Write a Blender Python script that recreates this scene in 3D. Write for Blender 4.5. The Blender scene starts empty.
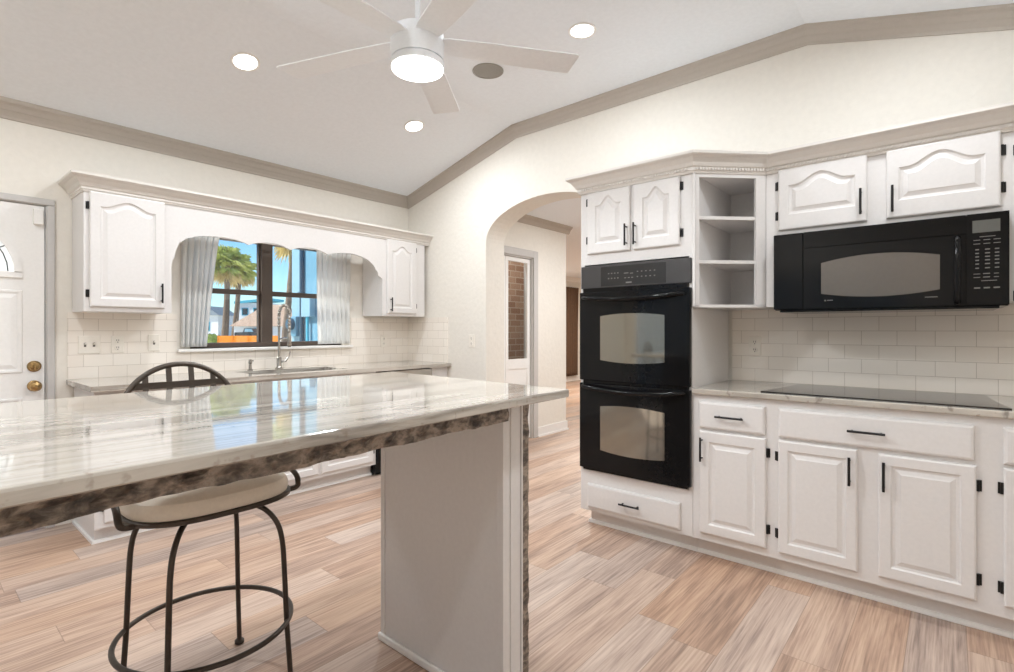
import bpy, bmesh, math, random
from mathutils import Vector, Matrix, noise
random.seed(7)
sc = bpy.context.scene
C = sc.collection
PI = math.pi
R = math.radians

# ------------------------------------------------------------------ camera
cam = bpy.data.cameras.new('camera'); camo = bpy.data.objects.new('camera', cam); C.objects.link(camo)
cam.sensor_width = 36.0
cam.lens = 520.7 / 1014 * 36.0
cam.shift_y = -6.0 / 1014
cam.clip_start = 0.05; cam.clip_end = 600
camo.location = (-3.44, -4.27, 1.229)
camo.rotation_euler = (R(90), 0, R(40.4 - 90))
sc.camera = camo

# ------------------------------------------------------------------ world, sun, exposure
sc.view_settings.view_transform = 'Standard'
sc.view_settings.look = 'None'
sc.view_settings.gamma = 1.0
sc.view_settings.use_curve_mapping = False
sc.view_settings.exposure = 0.5
try:
    sc.cycles.use_denoising = True
    sc.cycles.max_bounces = 10
    sc.cycles.diffuse_bounces = 6
    sc.cycles.caustics_reflective = False
    sc.cycles.caustics_refractive = False
    sc.cycles.sample_clamp_indirect = 6
except Exception:
    pass
W = bpy.data.worlds.new('world'); sc.world = W; W.use_nodes = True
wn = W.node_tree.nodes; wl = W.node_tree.links
bg = wn['Background']
sky = wn.new('ShaderNodeTexSky'); sky.sky_type = 'NISHITA'
sky.sun_disc = False; sky.sun_elevation = R(48); sky.sun_rotation = R(200)
sky.air_density = 1.1; sky.dust_density = 0.0; sky.ozone_density = 1.6
tint = wn.new('ShaderNodeMix'); tint.data_type = 'RGBA'; tint.blend_type = 'MULTIPLY'; tint.inputs['Factor'].default_value = 1
tint.inputs['B'].default_value = (.62, .88, 1.12, 1)
wl.new(sky.outputs[0], tint.inputs['A']); wl.new(tint.outputs['Result'], bg.inputs[0]); bg.inputs[1].default_value = 0.11
SUN_POWER = 5.5
sl = bpy.data.lights.new('sun', 'SUN'); sl.energy = SUN_POWER; sl.angle = R(0.6); sl.color = (1, .95, .88)
so = bpy.data.objects.new('sun', sl); C.objects.link(so)
so.rotation_euler = Vector((0.80, -0.52, -0.95)).to_track_quat('-Z', 'Y').to_euler()

CAN_W = 11.5
FAN_W = 14.0
def area(name, loc, power, size, col=(.905, .957, 1), rot=(0, 0, 0)):
    l = bpy.data.lights.new(name, 'AREA'); l.shape = 'DISK'; l.size = size; l.energy = power; l.color = col
    o = bpy.data.objects.new(name, l); C.objects.link(o); o.location = loc; o.rotation_euler = rot
    return o

# ------------------------------------------------------------------ mesh helpers
def B(): return bmesh.new()
def box(bm, x0, x1, y0, y1, z0, z1):
    v = [bm.verts.new(p) for p in ((x0,y0,z0),(x1,y0,z0),(x1,y1,z0),(x0,y1,z0),(x0,y0,z1),(x1,y0,z1),(x1,y1,z1),(x0,y1,z1))]
    for f in ((0,3,2,1),(4,5,6,7),(0,1,5,4),(1,2,6,5),(2,3,7,6),(3,0,4,7)): bm.faces.new([v[i] for i in f])
    return bm
def bridge(bm, a, b):
    n = len(a)
    for i in range(n): bm.faces.new((a[i], a[(i+1) % n], b[(i+1) % n], b[i]))
def loops(bm, rings, cap0=True, cap1=True, closed=True):
    vs = [[bm.verts.new(p) for p in r] for r in rings]
    for a, b in zip(vs, vs[1:]):
        n = len(a)
        for i in range(n if closed else n-1): bm.faces.new((a[i], a[(i+1) % n], b[(i+1) % n], b[i]))
    if cap0: bm.faces.new(vs[0][::-1])
    if cap1: bm.faces.new(vs[-1])
    return bm
def tube(bm, pts, r, n=10, closed=False):
    P = [Vector(p) for p in pts]; m = len(P)
    rr = r if isinstance(r, (list, tuple)) else [r]*m
    T = []
    for i in range(m):
        if closed: t = P[(i+1) % m] - P[i-1]
        else: t = P[min(i+1, m-1)] - P[max(i-1, 0)]
        T.append(t.normalized())
    up = Vector((0,0,1)) if abs(T[0].z) < .9 else Vector((1,0,0))
    nrm = (up - T[0]*up.dot(T[0])).normalized()
    rings = []
    for i in range(m):
        nrm = (nrm - T[i]*nrm.dot(T[i])).normalized(); bi = T[i].cross(nrm)
        rings.append([bm.verts.new(P[i] + (nrm*math.cos(a)+bi*math.sin(a))*rr[i]) for a in (2*PI*k/n for k in range(n))])
    for i in range(m if closed else m-1): bridge(bm, rings[i], rings[(i+1) % m])
    if not closed: bm.faces.new(rings[0][::-1]); bm.faces.new(rings[-1])
    return bm
def lathe(bm, prof, c=(0,0,0), n=32, axis='z', cap=True):
    rings = []
    for r, h in prof:
        ring = []
        for k in range(n):
            a = 2*PI*k/n; p = (r*math.cos(a), r*math.sin(a), h)
            if axis == 'y': p = (p[0], p[2], p[1])
            if axis == 'x': p = (p[2], p[0], p[1])
            ring.append((p[0]+c[0], p[1]+c[1], p[2]+c[2]))
        rings.append(ring)
    return loops(bm, rings, cap, cap)
def prism(bm, poly, f0, f1):
    return loops(bm, [[f0(*p) for p in poly], [f1(*p) for p in poly]])
def smooth_path(pts, n=8):
    P = [Vector(p) for p in pts]; out = []
    for i in range(len(P)-1):
        p0 = P[max(i-1,0)]; p1 = P[i]; p2 = P[i+1]; p3 = P[min(i+2, len(P)-1)]
        for k in range(n):
            t = k/n
            out.append(.5*((2*p1)+(p2-p0)*t+(2*p0-5*p1+4*p2-p3)*t*t+(3*p1-p0-3*p2+p3)*t**3))
    out.append(P[-1]); return out
def paint(o, bm, m):
    # printing: merged into the panel's own mesh with its own material
    bmesh.ops.recalc_face_normals(bm, faces=bm.faces[:])
    me = o.data; me.materials.append(m); k = len(me.materials)-1
    for f in bm.faces: f.material_index = k
    b2 = bmesh.new(); b2.from_mesh(me); t = bpy.data.meshes.new('t'); bm.to_mesh(t); bm.free(); b2.from_mesh(t); b2.to_mesh(me); b2.free(); bpy.data.meshes.remove(t)
    return o
def obj(name, bm, mat, parent=None, bevel=0, smooth=False, kind=None, loc=None, seg=2):
    bmesh.ops.recalc_face_normals(bm, faces=bm.faces[:])
    me = bpy.data.meshes.new(name); bm.to_mesh(me); bm.free()
    for m in (mat if isinstance(mat, (list, tuple)) else [mat]): me.materials.append(m)
    o = bpy.data.objects.new(name, me); C.objects.link(o)
    if smooth:
        for p in me.polygons: p.use_smooth = len(p.vertices) <= 8
        try: me.set_sharp_from_angle(angle=R(38))
        except Exception: pass
        for p in me.polygons: p.use_smooth = len(p.vertices) <= 8
    if bevel:
        b = o.modifiers.new('bevel', 'BEVEL'); b.width = bevel; b.segments = seg; b.limit_method = 'ANGLE'; b.angle_limit = R(35)
    if parent: o.parent = parent
    if loc: o.location = loc
    if kind: o['kind'] = kind
    return o
def tag(o, label, cat, group=None):
    o['label'] = label; o['category'] = cat
    if group: o['group'] = group
    return o
def thing(name, label, cat, loc=(0,0,0), rz=0, group=None):
    o = bpy.data.objects.new(name, None); C.objects.link(o)
    o.empty_display_size = .1
    o.location = loc; o.rotation_euler = (0,0,rz)
    return tag(o, label, cat, group)
def struct(name, bm, mat, **k): return obj(name, bm, mat, kind='structure', **k)
def copy_tree(o, parent=None):
    c = o.copy(); C.objects.link(c)
    if parent: c.parent = parent
    for ch in list(o.children): copy_tree(ch, c)
    return c

# ------------------------------------------------------------------ materials
def srgb(*c): return tuple(((x/255)/12.92 if x/255 <= .04045 else ((x/255+.055)/1.055)**2.4) for x in c)
def mat(name, col, rough=.5, metal=0, bump=0, bscale=60, var=0, spec=.5, coat=0, emit=None, estr=0):
    m = bpy.data.materials.new(name); m.use_nodes = True
    nt = m.node_tree; n = nt.nodes; b = n['Principled BSDF']
    b.inputs['Base Color'].default_value = (*col, 1); b.inputs['Roughness'].default_value = rough
    b.inputs['Metallic'].default_value = metal; b.inputs['Specular IOR Level'].default_value = spec
    b.inputs['Coat Weight'].default_value = coat; b.inputs['Coat Roughness'].default_value = .05
    tc = n.new('ShaderNodeTexCoord'); nz = n.new('ShaderNodeTexNoise')
    nz.inputs['Scale'].default_value = bscale; nz.inputs['Detail'].default_value = 4
    nt.links.new(tc.outputs['Object'], nz.inputs['Vector'])
    if bump:
        bp = n.new('ShaderNodeBump'); bp.inputs['Strength'].default_value = bump; bp.inputs['Distance'].default_value = .01
        nt.links.new(nz.outputs['Fac'], bp.inputs['Height']); nt.links.new(bp.outputs[0], b.inputs['Normal'])
    rp = n.new('ShaderNodeValToRGB'); v = var if var else .02
    rp.color_ramp.elements[0].color = (*[c*(1-v) for c in col], 1); rp.color_ramp.elements[0].position = .3
    rp.color_ramp.elements[1].color = (*[min(1, c*(1+v)) for c in col], 1); rp.color_ramp.elements[1].position = .7
    nt.links.new(nz.outputs['Fac'], rp.inputs[0]); nt.links.new(rp.outputs[0], b.inputs['Base Color'])
    if emit:
        b.inputs['Emission Color'].default_value = (*emit, 1); b.inputs['Emission Strength'].default_value = estr
    return m
M = {}
M['wall'] = mat('wall_paint', srgb(231,226,217), .75, bump=.25, bscale=28)
M['ceil'] = mat('ceiling_paint', srgb(238,242,247), .85, bump=.1, bscale=40)
M['crown'] = mat('taupe_trim_paint', srgb(182,173,163), .5)
M['cab'] = mat('cabinet_paint', srgb(222,219,217), .38)
M['cabcrown'] = mat('cabinet_crown_paint', srgb(220,215,209), .4)
M['white'] = mat('white_trim_paint', srgb(238,236,233), .4)
M['greytrim'] = mat('grey_casing_paint', srgb(196,193,190), .45)
M['black'] = mat('black_pull_metal', (.012,.011,.011), .35, metal=.4)
M['iron'] = mat('bronze_iron', srgb(76,68,61), .42, metal=.55, var=.1)
M['oven'] = mat('black_appliance', (.006,.006,.0065), .1, spec=.22)
M['ovenpanel'] = mat('charcoal_panel', srgb(62,60,60), .3, var=.03)
M['pad'] = mat('dark_touch_panel', srgb(40,39,39), .25)
M['ovenglass'] = mat('oven_window_glass', srgb(150,146,136), .07, metal=.8)
M['mwglass'] = mat('microwave_window_mesh', srgb(112,106,100), .22, metal=.5)
M['cookglass'] = mat('cooktop_glass', srgb(40,36,34), .12, spec=.45)
M['mark'] = mat('pale_printing', srgb(112,110,106), .6)
M['lcd'] = mat('grey_display', srgb(96,96,92), .2)
M['brass'] = mat('antique_brass', srgb(176,146,100), .2, metal=.9, var=.15)
M['steel'] = mat('brushed_nickel', srgb(176,172,166), .25, metal=.9)
M['plate'] = mat('outlet_plastic', srgb(236,230,220), .4)
M['slot'] = mat('outlet_slot', srgb(90,82,74), .6)
M['cushion'] = mat('cream_vinyl', srgb(240,230,214), .5, bump=.1, bscale=90, var=.03)
M['frame'] = mat('bronze_window_frame', srgb(78,66,58), .45, var=.06)
M['fan'] = mat('fan_white', srgb(240,243,247), .4)
M['fanlit'] = mat('fan_lamp_glass', (.95,.93,.9), .4, emit=(1,.97,.93), estr=5)
M['lens'] = mat('can_lens', (.95,.95,.93), .4, emit=(1,.97,.93), estr=5)
M['speaker'] = mat('speaker_grille', srgb(160,156,148), .7, bump=.5, bscale=400)
M['brown'] = mat('brown_curtain', srgb(92,66,46), .8, var=.12, bscale=30)
M['lead'] = mat('lead_came', (.02,.025,.025), .5)
M['ground'] = mat('sandy_ground', srgb(228,220,200), .9, var=.15, bscale=.4)
M['lawn'] = mat('lawn', srgb(112,132,70), .9, var=.25, bscale=2)
M['trunk'] = mat('palm_bark', srgb(120,104,90), .85, var=.25, bscale=6)
M['frond'] = mat('palm_leaf', srgb(200,206,120), .6, var=.3, bscale=1.5)
M['deadfrond'] = mat('dry_palm_leaf', srgb(222,204,150), .8, var=.2, bscale=2)
M['stucco'] = mat('house_white', srgb(236,238,240), .8)
M['teal'] = mat('house_teal', srgb(70,178,206), .7)
M['bluewall'] = mat('house_blue_siding', srgb(98,150,176), .7, var=.05, bscale=3)
M['bluetrim'] = mat('pale_blue_trim', srgb(132,172,192), .6)
M['bluedark'] = mat('dark_blue_pipe', srgb(40,80,104), .5)
M['tanroof'] = mat('tan_shingle', srgb(176,150,130), .85, var=.12, bscale=3)
M['greyroof'] = mat('grey_roof', srgb(150,160,170), .8)
M['darkglass'] = mat('dark_glass', (.03,.05,.07), .1)
M['truck'] = mat('dark_truck_paint', srgb(44,52,58), .3)
M['tire'] = mat('tire_rubber', (.02,.02,.02), .8)
M['orange'] = mat('orange_mesh', srgb(244,150,50), .8, var=.1, bscale=4)
M['bush'] = mat('bush_leaf', srgb(150,168,84), .8, var=.3, bscale=4)
M['bronzeshade'] = mat('dark_plank_edge', srgb(90,80,70), .8)

def curtain_mat(name='white_curtain_fabric', col=srgb(246,246,244), rough=.85, k=.6):
    m = mat(name, col, rough, bump=.15, bscale=300)
    nt = m.node_tree; b = nt.nodes['Principled BSDF']; out = nt.nodes['Material Output']
    tr = nt.nodes.new('ShaderNodeBsdfTranslucent'); tr.inputs[0].default_value = (.95,.95,.95,1)
    mx = nt.nodes.new('ShaderNodeMixShader'); mx.inputs[0].default_value = k
    nt.links.new(b.outputs[0], mx.inputs[1]); nt.links.new(tr.outputs[0], mx.inputs[2]); nt.links.new(mx.outputs[0], out.inputs[0])
    return m
M['curtain'] = curtain_mat()
def glass_mat(name='clear_glass', tint=(.96,.98,.98), k=.06):
    m = bpy.data.materials.new(name); m.use_nodes = True; nt = m.node_tree; n = nt.nodes
    n.remove(n['Principled BSDF']); out = n['Material Output']
    t = n.new('ShaderNodeBsdfTransparent'); t.inputs[0].default_value = (*tint,1)
    g = n.new('ShaderNodeBsdfGlossy'); g.inputs['Roughness'].default_value = .02
    nz = n.new('ShaderNodeTexNoise'); nz.inputs['Scale'].default_value = 3
    mr = n.new('ShaderNodeMapRange'); mr.inputs[3].default_value = k*.7; mr.inputs[4].default_value = k*1.2
    nt.links.new(nz.outputs[0], mr.inputs[0])
    mx = n.new('ShaderNodeMixShader'); nt.links.new(mr.outputs[0], mx.inputs[0])
    nt.links.new(t.outputs[0], mx.inputs[1]); nt.links.new(g.outputs[0], mx.inputs[2]); nt.links.new(mx.outputs[0], out.inputs[0])
    return m
M['glass'] = glass_mat()
M['frost'] = curtain_mat('textured_door_glass', srgb(214,226,224), .2, .75)

def math_node(nt, op, a, b=None):
    n = nt.nodes.new('ShaderNodeMath'); n.operation = op
    for i, v in enumerate((a, b)):
        if v is None: continue
        if isinstance(v, (int, float)): n.inputs[i].default_value = v
        else: nt.links.new(v, n.inputs[i])
    return n.outputs[0]
def floor_mat():
    m = bpy.data.materials.new('vinyl_plank'); m.use_nodes = True; nt = m.node_tree; n = nt.nodes; L = nt.links.new
    b = n['Principled BSDF']; b.inputs['Roughness'].default_value = .42
    tc = n.new('ShaderNodeTexCoord'); sx = n.new('ShaderNodeSeparateXYZ'); L(tc.outputs['Object'], sx.inputs[0])
    X, Y = sx.outputs[0], sx.outputs[1]
    W_, L_ = .18, 1.22
    yy = math_node(nt, 'DIVIDE', Y, W_); row = math_node(nt, 'FLOOR', yy)
    wr = n.new('ShaderNodeTexWhiteNoise'); wr.noise_dimensions = '1D'; L(row, wr.inputs['W'])
    xx = math_node(nt, 'ADD', math_node(nt, 'DIVIDE', X, L_), wr.outputs[0]); col = math_node(nt, 'FLOOR', xx)
    cb = n.new('ShaderNodeCombineXYZ'); L(row, cb.inputs[0]); L(col, cb.inputs[1])
    wc = n.new('ShaderNodeTexWhiteNoise'); wc.noise_dimensions = '2D'; L(cb.outputs[0], wc.inputs['Vector'])
    # grain
    off = math_node(nt, 'MULTIPLY', wc.outputs[0], 37.0)
    gv = n.new('ShaderNodeCombineXYZ'); L(math_node(nt, 'ADD', math_node(nt, 'MULTIPLY', X, 1.5), off), gv.inputs[0]); L(math_node(nt, 'MULTIPLY', Y, 16.0), gv.inputs[1]); L(off, gv.inputs[2])
    g = n.new('ShaderNodeTexNoise'); g.inputs['Scale'].default_value = 1.0; g.inputs['Detail'].default_value = 8; g.inputs['Roughness'].default_value = .62; g.inputs['Distortion'].default_value = .6
    L(gv.outputs[0], g.inputs['Vector'])
    fv = n.new('ShaderNodeCombineXYZ'); L(math_node(nt, 'ADD', math_node(nt, 'MULTIPLY', X, 3.5), off), fv.inputs[0]); L(math_node(nt, 'MULTIPLY', Y, 110.0), fv.inputs[1])
    f = n.new('ShaderNodeTexNoise'); f.inputs['Scale'].default_value = 1.0; f.inputs['Detail'].default_value = 3; L(fv.outputs[0], f.inputs['Vector'])
    mixf = math_node(nt, 'ADD', math_node(nt, 'MULTIPLY', g.outputs[0], .48), math_node(nt, 'MULTIPLY', f.outputs[0], .42))
    mixf = math_node(nt, 'ADD', mixf, math_node(nt, 'MULTIPLY', math_node(nt, 'SUBTRACT', wc.outputs[0], .5), .11))
    rp = n.new('ShaderNodeValToRGB'); e = rp.color_ramp.elements
    e[0].position = .2; e[0].color = (*srgb(112,90,78),1); e[1].position = .72; e[1].color = (*srgb(204,178,154),1)
    for p, c in ((.34,(146,120,104)),(.44,(178,148,128)),(.56,(200,172,150))):
        k = e.new(p); k.color = (*srgb(*c),1)
    L(mixf, rp.inputs[0])
    # tint some planks grey
    tv = n.new('ShaderNodeTexWhiteNoise'); tv.noise_dimensions = '3D'; L(cb.outputs[0], tv.inputs['Vector'])
    hs = n.new('ShaderNodeHueSaturation'); L(rp.outputs[0], hs.inputs['Color'])
    mr = n.new('ShaderNodeMapRange'); mr.inputs[3].default_value = .7; mr.inputs[4].default_value = 1.1; L(tv.outputs[0], mr.inputs[0]); L(mr.outputs[0], hs.inputs['Saturation'])
    # seams
    fy = math_node(nt, 'FRACT', yy); fx = math_node(nt, 'FRACT', xx)
    ey = math_node(nt, 'LESS_THAN', math_node(nt, 'MINIMUM', fy, math_node(nt, 'SUBTRACT', 1.0, fy)), .008)
    ex = math_node(nt, 'LESS_THAN', math_node(nt, 'MINIMUM', fx, math_node(nt, 'SUBTRACT', 1.0, fx)), .0012)
    seam = math_node(nt, 'MAXIMUM', ey, ex)
    mc = n.new('ShaderNodeMix'); mc.data_type = 'RGBA'; L(math_node(nt, 'MULTIPLY', seam, .45), mc.inputs['Factor'])
    L(hs.outputs[0], mc.inputs['A']); mc.inputs['B'].default_value = (*srgb(96,78,66),1)
    L(mc.outputs['Result'], b.inputs['Base Color'])
    bp = n.new('ShaderNodeBump'); bp.inputs['Strength'].default_value = .12; bp.inputs['Distance'].default_value = .004
    L(f.outputs[0], bp.inputs['Height']); L(bp.outputs[0], b.inputs['Normal'])
    return m
M['floor'] = floor_mat()
def granite(name, base, ramp, sx=.9, sy=30, rough=.06, spots=0, rotz=0, vein=True):
    m = bpy.data.materials.new(name); m.use_nodes = True; nt = m.node_tree; n = nt.nodes; L = nt.links.new
    b = n['Principled BSDF']; b.inputs['Roughness'].default_value = rough; b.inputs['Specular IOR Level'].default_value = .6
    if rough < .2: b.inputs['Coat Weight'].default_value = .3; b.inputs['Coat Roughness'].default_value = .03
    tc = n.new('ShaderNodeTexCoord'); mp = n.new('ShaderNodeMapping'); mp.inputs['Scale'].default_value = (sx, sy, sy*.7); mp.inputs['Rotation'].default_value = (0,0,rotz)
    L(tc.outputs['Object'], mp.inputs['Vector'])
    z = n.new('ShaderNodeTexNoise'); z.inputs['Scale'].default_value = 1; z.inputs['Detail'].default_value = 9; z.inputs['Roughness'].default_value = .62; z.inputs['Distortion'].default_value = .35
    L(mp.outputs[0], z.inputs['Vector'])
    rp = n.new('ShaderNodeValToRGB'); e = rp.color_ramp.elements
    e[0].position = ramp[0][0]; e[0].color = (*srgb(*ramp[0][1]),1); e[1].position = ramp[-1][0]; e[1].color = (*srgb(*ramp[-1][1]),1)
    for p, c in ramp[1:-1]: k = e.new(p); k.color = (*srgb(*c),1)
    L(z.outputs[0], rp.inputs[0]); colr = rp.outputs[0]
    if vein:
        m2 = n.new('ShaderNodeMapping'); m2.inputs['Scale'].default_value = (.35, 2.6, 2.6); m2.inputs['Rotation'].default_value = (0,0,rotz+.06); L(tc.outputs['Object'], m2.inputs['Vector'])
        v = n.new('ShaderNodeTexNoise'); v.inputs['Scale'].default_value = 1; v.inputs['Detail'].default_value = 5; v.inputs['Roughness'].default_value = .55; L(m2.outputs[0], v.inputs['Vector'])
        d = math_node(nt, 'ABSOLUTE', math_node(nt, 'SUBTRACT', v.outputs[0], .52))
        mr = n.new('ShaderNodeMapRange'); mr.inputs[1].default_value = 0; mr.inputs[2].default_value = .012; mr.inputs[3].default_value = .75; mr.inputs[4].default_value = 0; L(d, mr.inputs[0])
        mx = n.new('ShaderNodeMix'); mx.data_type = 'RGBA'; L(mr.outputs[0], mx.inputs['Factor']); L(colr, mx.inputs['A']); mx.inputs['B'].default_value = (*srgb(120,112,104),1)
        colr = mx.outputs['Result']
    if spots:
        s = n.new('ShaderNodeTexNoise'); s.inputs['Scale'].default_value = 55; s.inputs['Detail'].default_value = 2; L(tc.outputs['Object'], s.inputs['Vector'])
        mr = n.new('ShaderNodeMapRange'); mr.inputs[1].default_value = .62; mr.inputs[2].default_value = .72; mr.inputs[3].default_value = 0; mr.inputs[4].default_value = spots; L(s.outputs[0], mr.inputs[0])
        mx = n.new('ShaderNodeMix'); mx.data_type = 'RGBA'; L(mr.outputs[0], mx.inputs['Factor']); L(colr, mx.inputs['A']); mx.inputs['B'].default_value = (*srgb(120,96,76),1)
        colr = mx.outputs['Result']
    L(colr, b.inputs['Base Color'])
    return m
GR = [(.22,(112,103,94)),(.38,(154,146,136)),(.48,(182,175,165)),(.60,(196,189,179)),(.76,(166,152,136))]
M['granite'] = granite('streaked_granite', None, GR, spots=.35)
M['graniteX'] = granite('streaked_granite_light', None, GR, sx=22, sy=.9, spots=.45)
M['rough'] = granite('chiselled_granite_edge', None, [(.30,(30,26,24)),(.42,(84,74,66)),(.50,(122,110,99)),(.60,(164,150,136)),(.75,(112,96,82))], sx=22, sy=52, rough=.5, vein=False, spots=.7)
def tile_mat(name, axis):
    m = bpy.data.materials.new(name); m.use_nodes = True; nt = m.node_tree; n = nt.nodes; L = nt.links.new
    b = n['Principled BSDF']; b.inputs['Roughness'].default_value = .22
    tc = n.new('ShaderNodeTexCoord'); s = n.new('ShaderNodeSeparateXYZ'); L(tc.outputs['Object'], s.inputs[0])
    c = n.new('ShaderNodeCombineXYZ'); L(s.outputs[axis], c.inputs[0]); L(math_node(nt, 'SUBTRACT', s.outputs[2], .914), c.inputs[1])
    br = n.new('ShaderNodeTexBrick'); br.inputs['Scale'].default_value = 1; br.inputs['Brick Width'].default_value = .156; br.inputs['Row Height'].default_value = .0775
    br.inputs['Mortar Size'].default_value = .0012; br.inputs['Mortar Smooth'].default_value = .2; br.inputs['Bias'].default_value = 0
    br.inputs['Color1'].default_value = (*srgb(243,236,227),1); br.inputs['Color2'].default_value = (*srgb(239,231,221),1); br.inputs['Mortar'].default_value = (*srgb(198,188,176),1)
    L(c.outputs[0], br.inputs['Vector']); L(br.outputs['Color'], b.inputs['Base Color'])
    bp = n.new('ShaderNodeBump'); bp.invert = True; bp.inputs['Strength'].default_value = .3; bp.inputs['Distance'].default_value = .002
    L(br.outputs['Fac'], bp.inputs['Height']); L(bp.outputs[0], b.inputs['Normal'])
    return m
M['tileX'] = tile_mat('subway_tile_back', 0); M['tileY'] = tile_mat('subway_tile_right', 1)
def brick_mat():
    m = bpy.data.materials.new('red_brick'); m.use_nodes = True; nt = m.node_tree; n = nt.nodes; L = nt.links.new
    b = n['Principled BSDF']; b.inputs['Roughness'].default_value = .8
    tc = n.new('ShaderNodeTexCoord'); s = n.new('ShaderNodeSeparateXYZ'); L(tc.outputs['Object'], s.inputs[0])
    c = n.new('ShaderNodeCombineXYZ'); L(s.outputs[0], c.inputs[0]); L(s.outputs[2], c.inputs[1])
    br = n.new('ShaderNodeTexBrick'); br.inputs['Scale'].default_value = 1; br.inputs['Brick Width'].default_value = .2; br.inputs['Row Height'].default_value = .075; br.inputs['Mortar Size'].default_value = .006
    br.inputs['Color1'].default_value = (*srgb(160,120,98),1); br.inputs['Color2'].default_value = (*srgb(190,158,136),1); br.inputs['Mortar'].default_value = (*srgb(206,190,172),1)
    L(c.outputs[0], br.inputs['Vector']); L(br.outputs['Color'], b.inputs['Base Color'])
    return m
M['brick'] = brick_mat()

# ------------------------------------------------------------------ the room
XL, YF = -5.9, -5.3          # left wall, wall behind the camera
ZB = 2.57                    # ceiling height at the window wall
Zc = lambda y: 2.57 - .27*y if y > -1.45 else (2.9615 + (-1.45-y)*.008 if y > -3.64 else 2.979 + .27*(y+3.64))
bm = B(); box(bm, XL-.15, 9.2, YF-.15, 2.9, -.12, 0); struct('floor', bm, M['floor'])
bm = B()
ys = [.16, 0, -1.45, -3.64, YF-.16]
for a, b_ in zip(ys, ys[1:]):
    loops(bm, [[(XL-.15,a,Zc(a)),(XL-.15,b_,Zc(b_)),(XL-.15,b_,Zc(b_)+.12),(XL-.15,a,Zc(a)+.12)], [(.0,a,Zc(a)),(.0,b_,Zc(b_)),(.0,b_,Zc(b_)+.12),(.0,a,Zc(a)+.12)]])
bmesh.ops.remove_doubles(bm, verts=bm.verts[:], dist=1e-5)
struct('ceiling', bm, M['ceil'])

# window wall: opening for the window and for the outside door
WX0, WX1, WZ0, WZ1 = -2.03, -.76, 1.09, 1.99
DX0, DX1, DZ = -3.745, -2.832, 2.0
bm = B()
box(bm, XL-.15, DX0, 0, .15, 0, 2.7); box(bm, DX0, DX1, 0, .15, DZ, 2.7); box(bm, DX1, WX0, 0, .15, 0, 2.7)
box(bm, WX0, WX1, 0, .15, 0, WZ0); box(bm, WX0, WX1, 0, .15, WZ1, 2.7); box(bm, WX1, .25, 0, .15, 0, 2.7)
struct('wall_back', bm, M['wall'])
# right wall with the arch
bm = B()
A0, A1, AS, AR = -1.095, -2.41, 2.02, .318
N = 28
arc = [((A0+A1)/2 + (A0-A1)/2*math.cos(PI*k/N), AS + AR*math.sin(PI*k/N)) for k in range(N+1)]
top = lambda y: 3.12
for (y0, z0), (y1, z1) in zip(arc, arc[1:]):
    loops(bm, [[(0,y0,z0),(0,y1,z1),(0,y1,top(y1)),(0,y0,top(y0))], [(.25,y0,z0),(.25,y1,z1),(.25,y1,top(y1)),(.25,y0,top(y0))]])
bmesh.ops.remove_doubles(bm, verts=bm.verts[:], dist=1e-5)
box(bm, 0, .25, A0, 0, 0, 3.12); box(bm, 0, .25, YF-.15, A1, 0, 3.12)
struct('wall_right', bm, M['wall'])
# left wall with a wide glazed opening that lets the daylight in, wall behind the camera
bm = B()
box(bm, XL-.15, XL, YF-.15, -3.9, 0, 3.12); box(bm, XL-.15, XL, -3.9, -.3, 2.1, 3.12); box(bm, XL-.15, XL, -.3, .15, 0, 3.12)
struct('wall_left', bm, M['wall'])
bm = B(); box(bm, XL, .25, YF-.15, YF, 0, 2.9); struct('wall_front', bm, M['wall'])

# hall behind the arch and the room beyond it
HY = -.657
HD0, HD1, HDZ = .62, 1.255, 2.045
bm = B()
box(bm, .25, HD0, HY, HY+.12, 0, 2.6); box(bm, HD0, HD1, HY, HY+.12, HDZ, 2.6); box(bm, HD1, 1.93, HY, HY+.12, 0, 2.6); box(bm, 1.81, 1.93, HY+.12, 2.7, 0, 2.6)
struct('wall_hall', bm, M['wall'])
bm = B(); box(bm, 1.93, 9.1, 2.7, 2.82, 0, 2.6); struct('wall_far', bm, M['wall'])
bm = B(); box(bm, .25, 9.1, -3.3, -3.18, 0, 2.6); box(bm, 9.1, 9.2, -3.3, 2.82, 0, 2.6); struct('wall_side', bm, M['wall'])
bm = B(); box(bm, .25, 9.2, -3.3, 2.82, 2.50, 2.6); struct('ceiling.001', bm, M['ceil'])
bm = B(); box(bm, .25, 1.81, HY+.45, HY+.53, 0, 2.5); struct('wall_closet', bm, M['brick'])
area('hall_fill', (1.5, -2.1, 2.47), 30, .4); area('far_room_fill', (5.5, .8, 2.47), 80, .5, (1,.94,.86)); area('closet_fill', (1.0, -.33, 2.47), 5, .12)  # unseen lamps added to brighten the hall, the far room and the closet

# ceiling crown moulding
CPROF = [(0,-.088),(.008,-.088),(.012,-.074),(.03,-.05),(.036,-.046),(.05,-.024),(.066,-.014),(.07,-.004),(.07,.03),(0,.03)]
def crown_sweep(name, path, mat_):
    bm = B(); loops(bm, [[f(*p) for p in CPROF] for f in path]); struct(name, bm, mat_)
crown_sweep('trim_1', [lambda o,h: (XL, -o, ZB+h), lambda o,h: (-o, -o, ZB+h+.27*o)], M['crown'])
def rp_(y, k=1.0): return lambda o,h: (-o, (-o if y == 0 else y), Zc(y) + (h if h > 0 else h*1.06) + (.27*o if y == 0 else 0))
crown_sweep('trim_2', [rp_(0), rp_(-1.45), rp_(-3.64), rp_(YF)], M['crown'])
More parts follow.
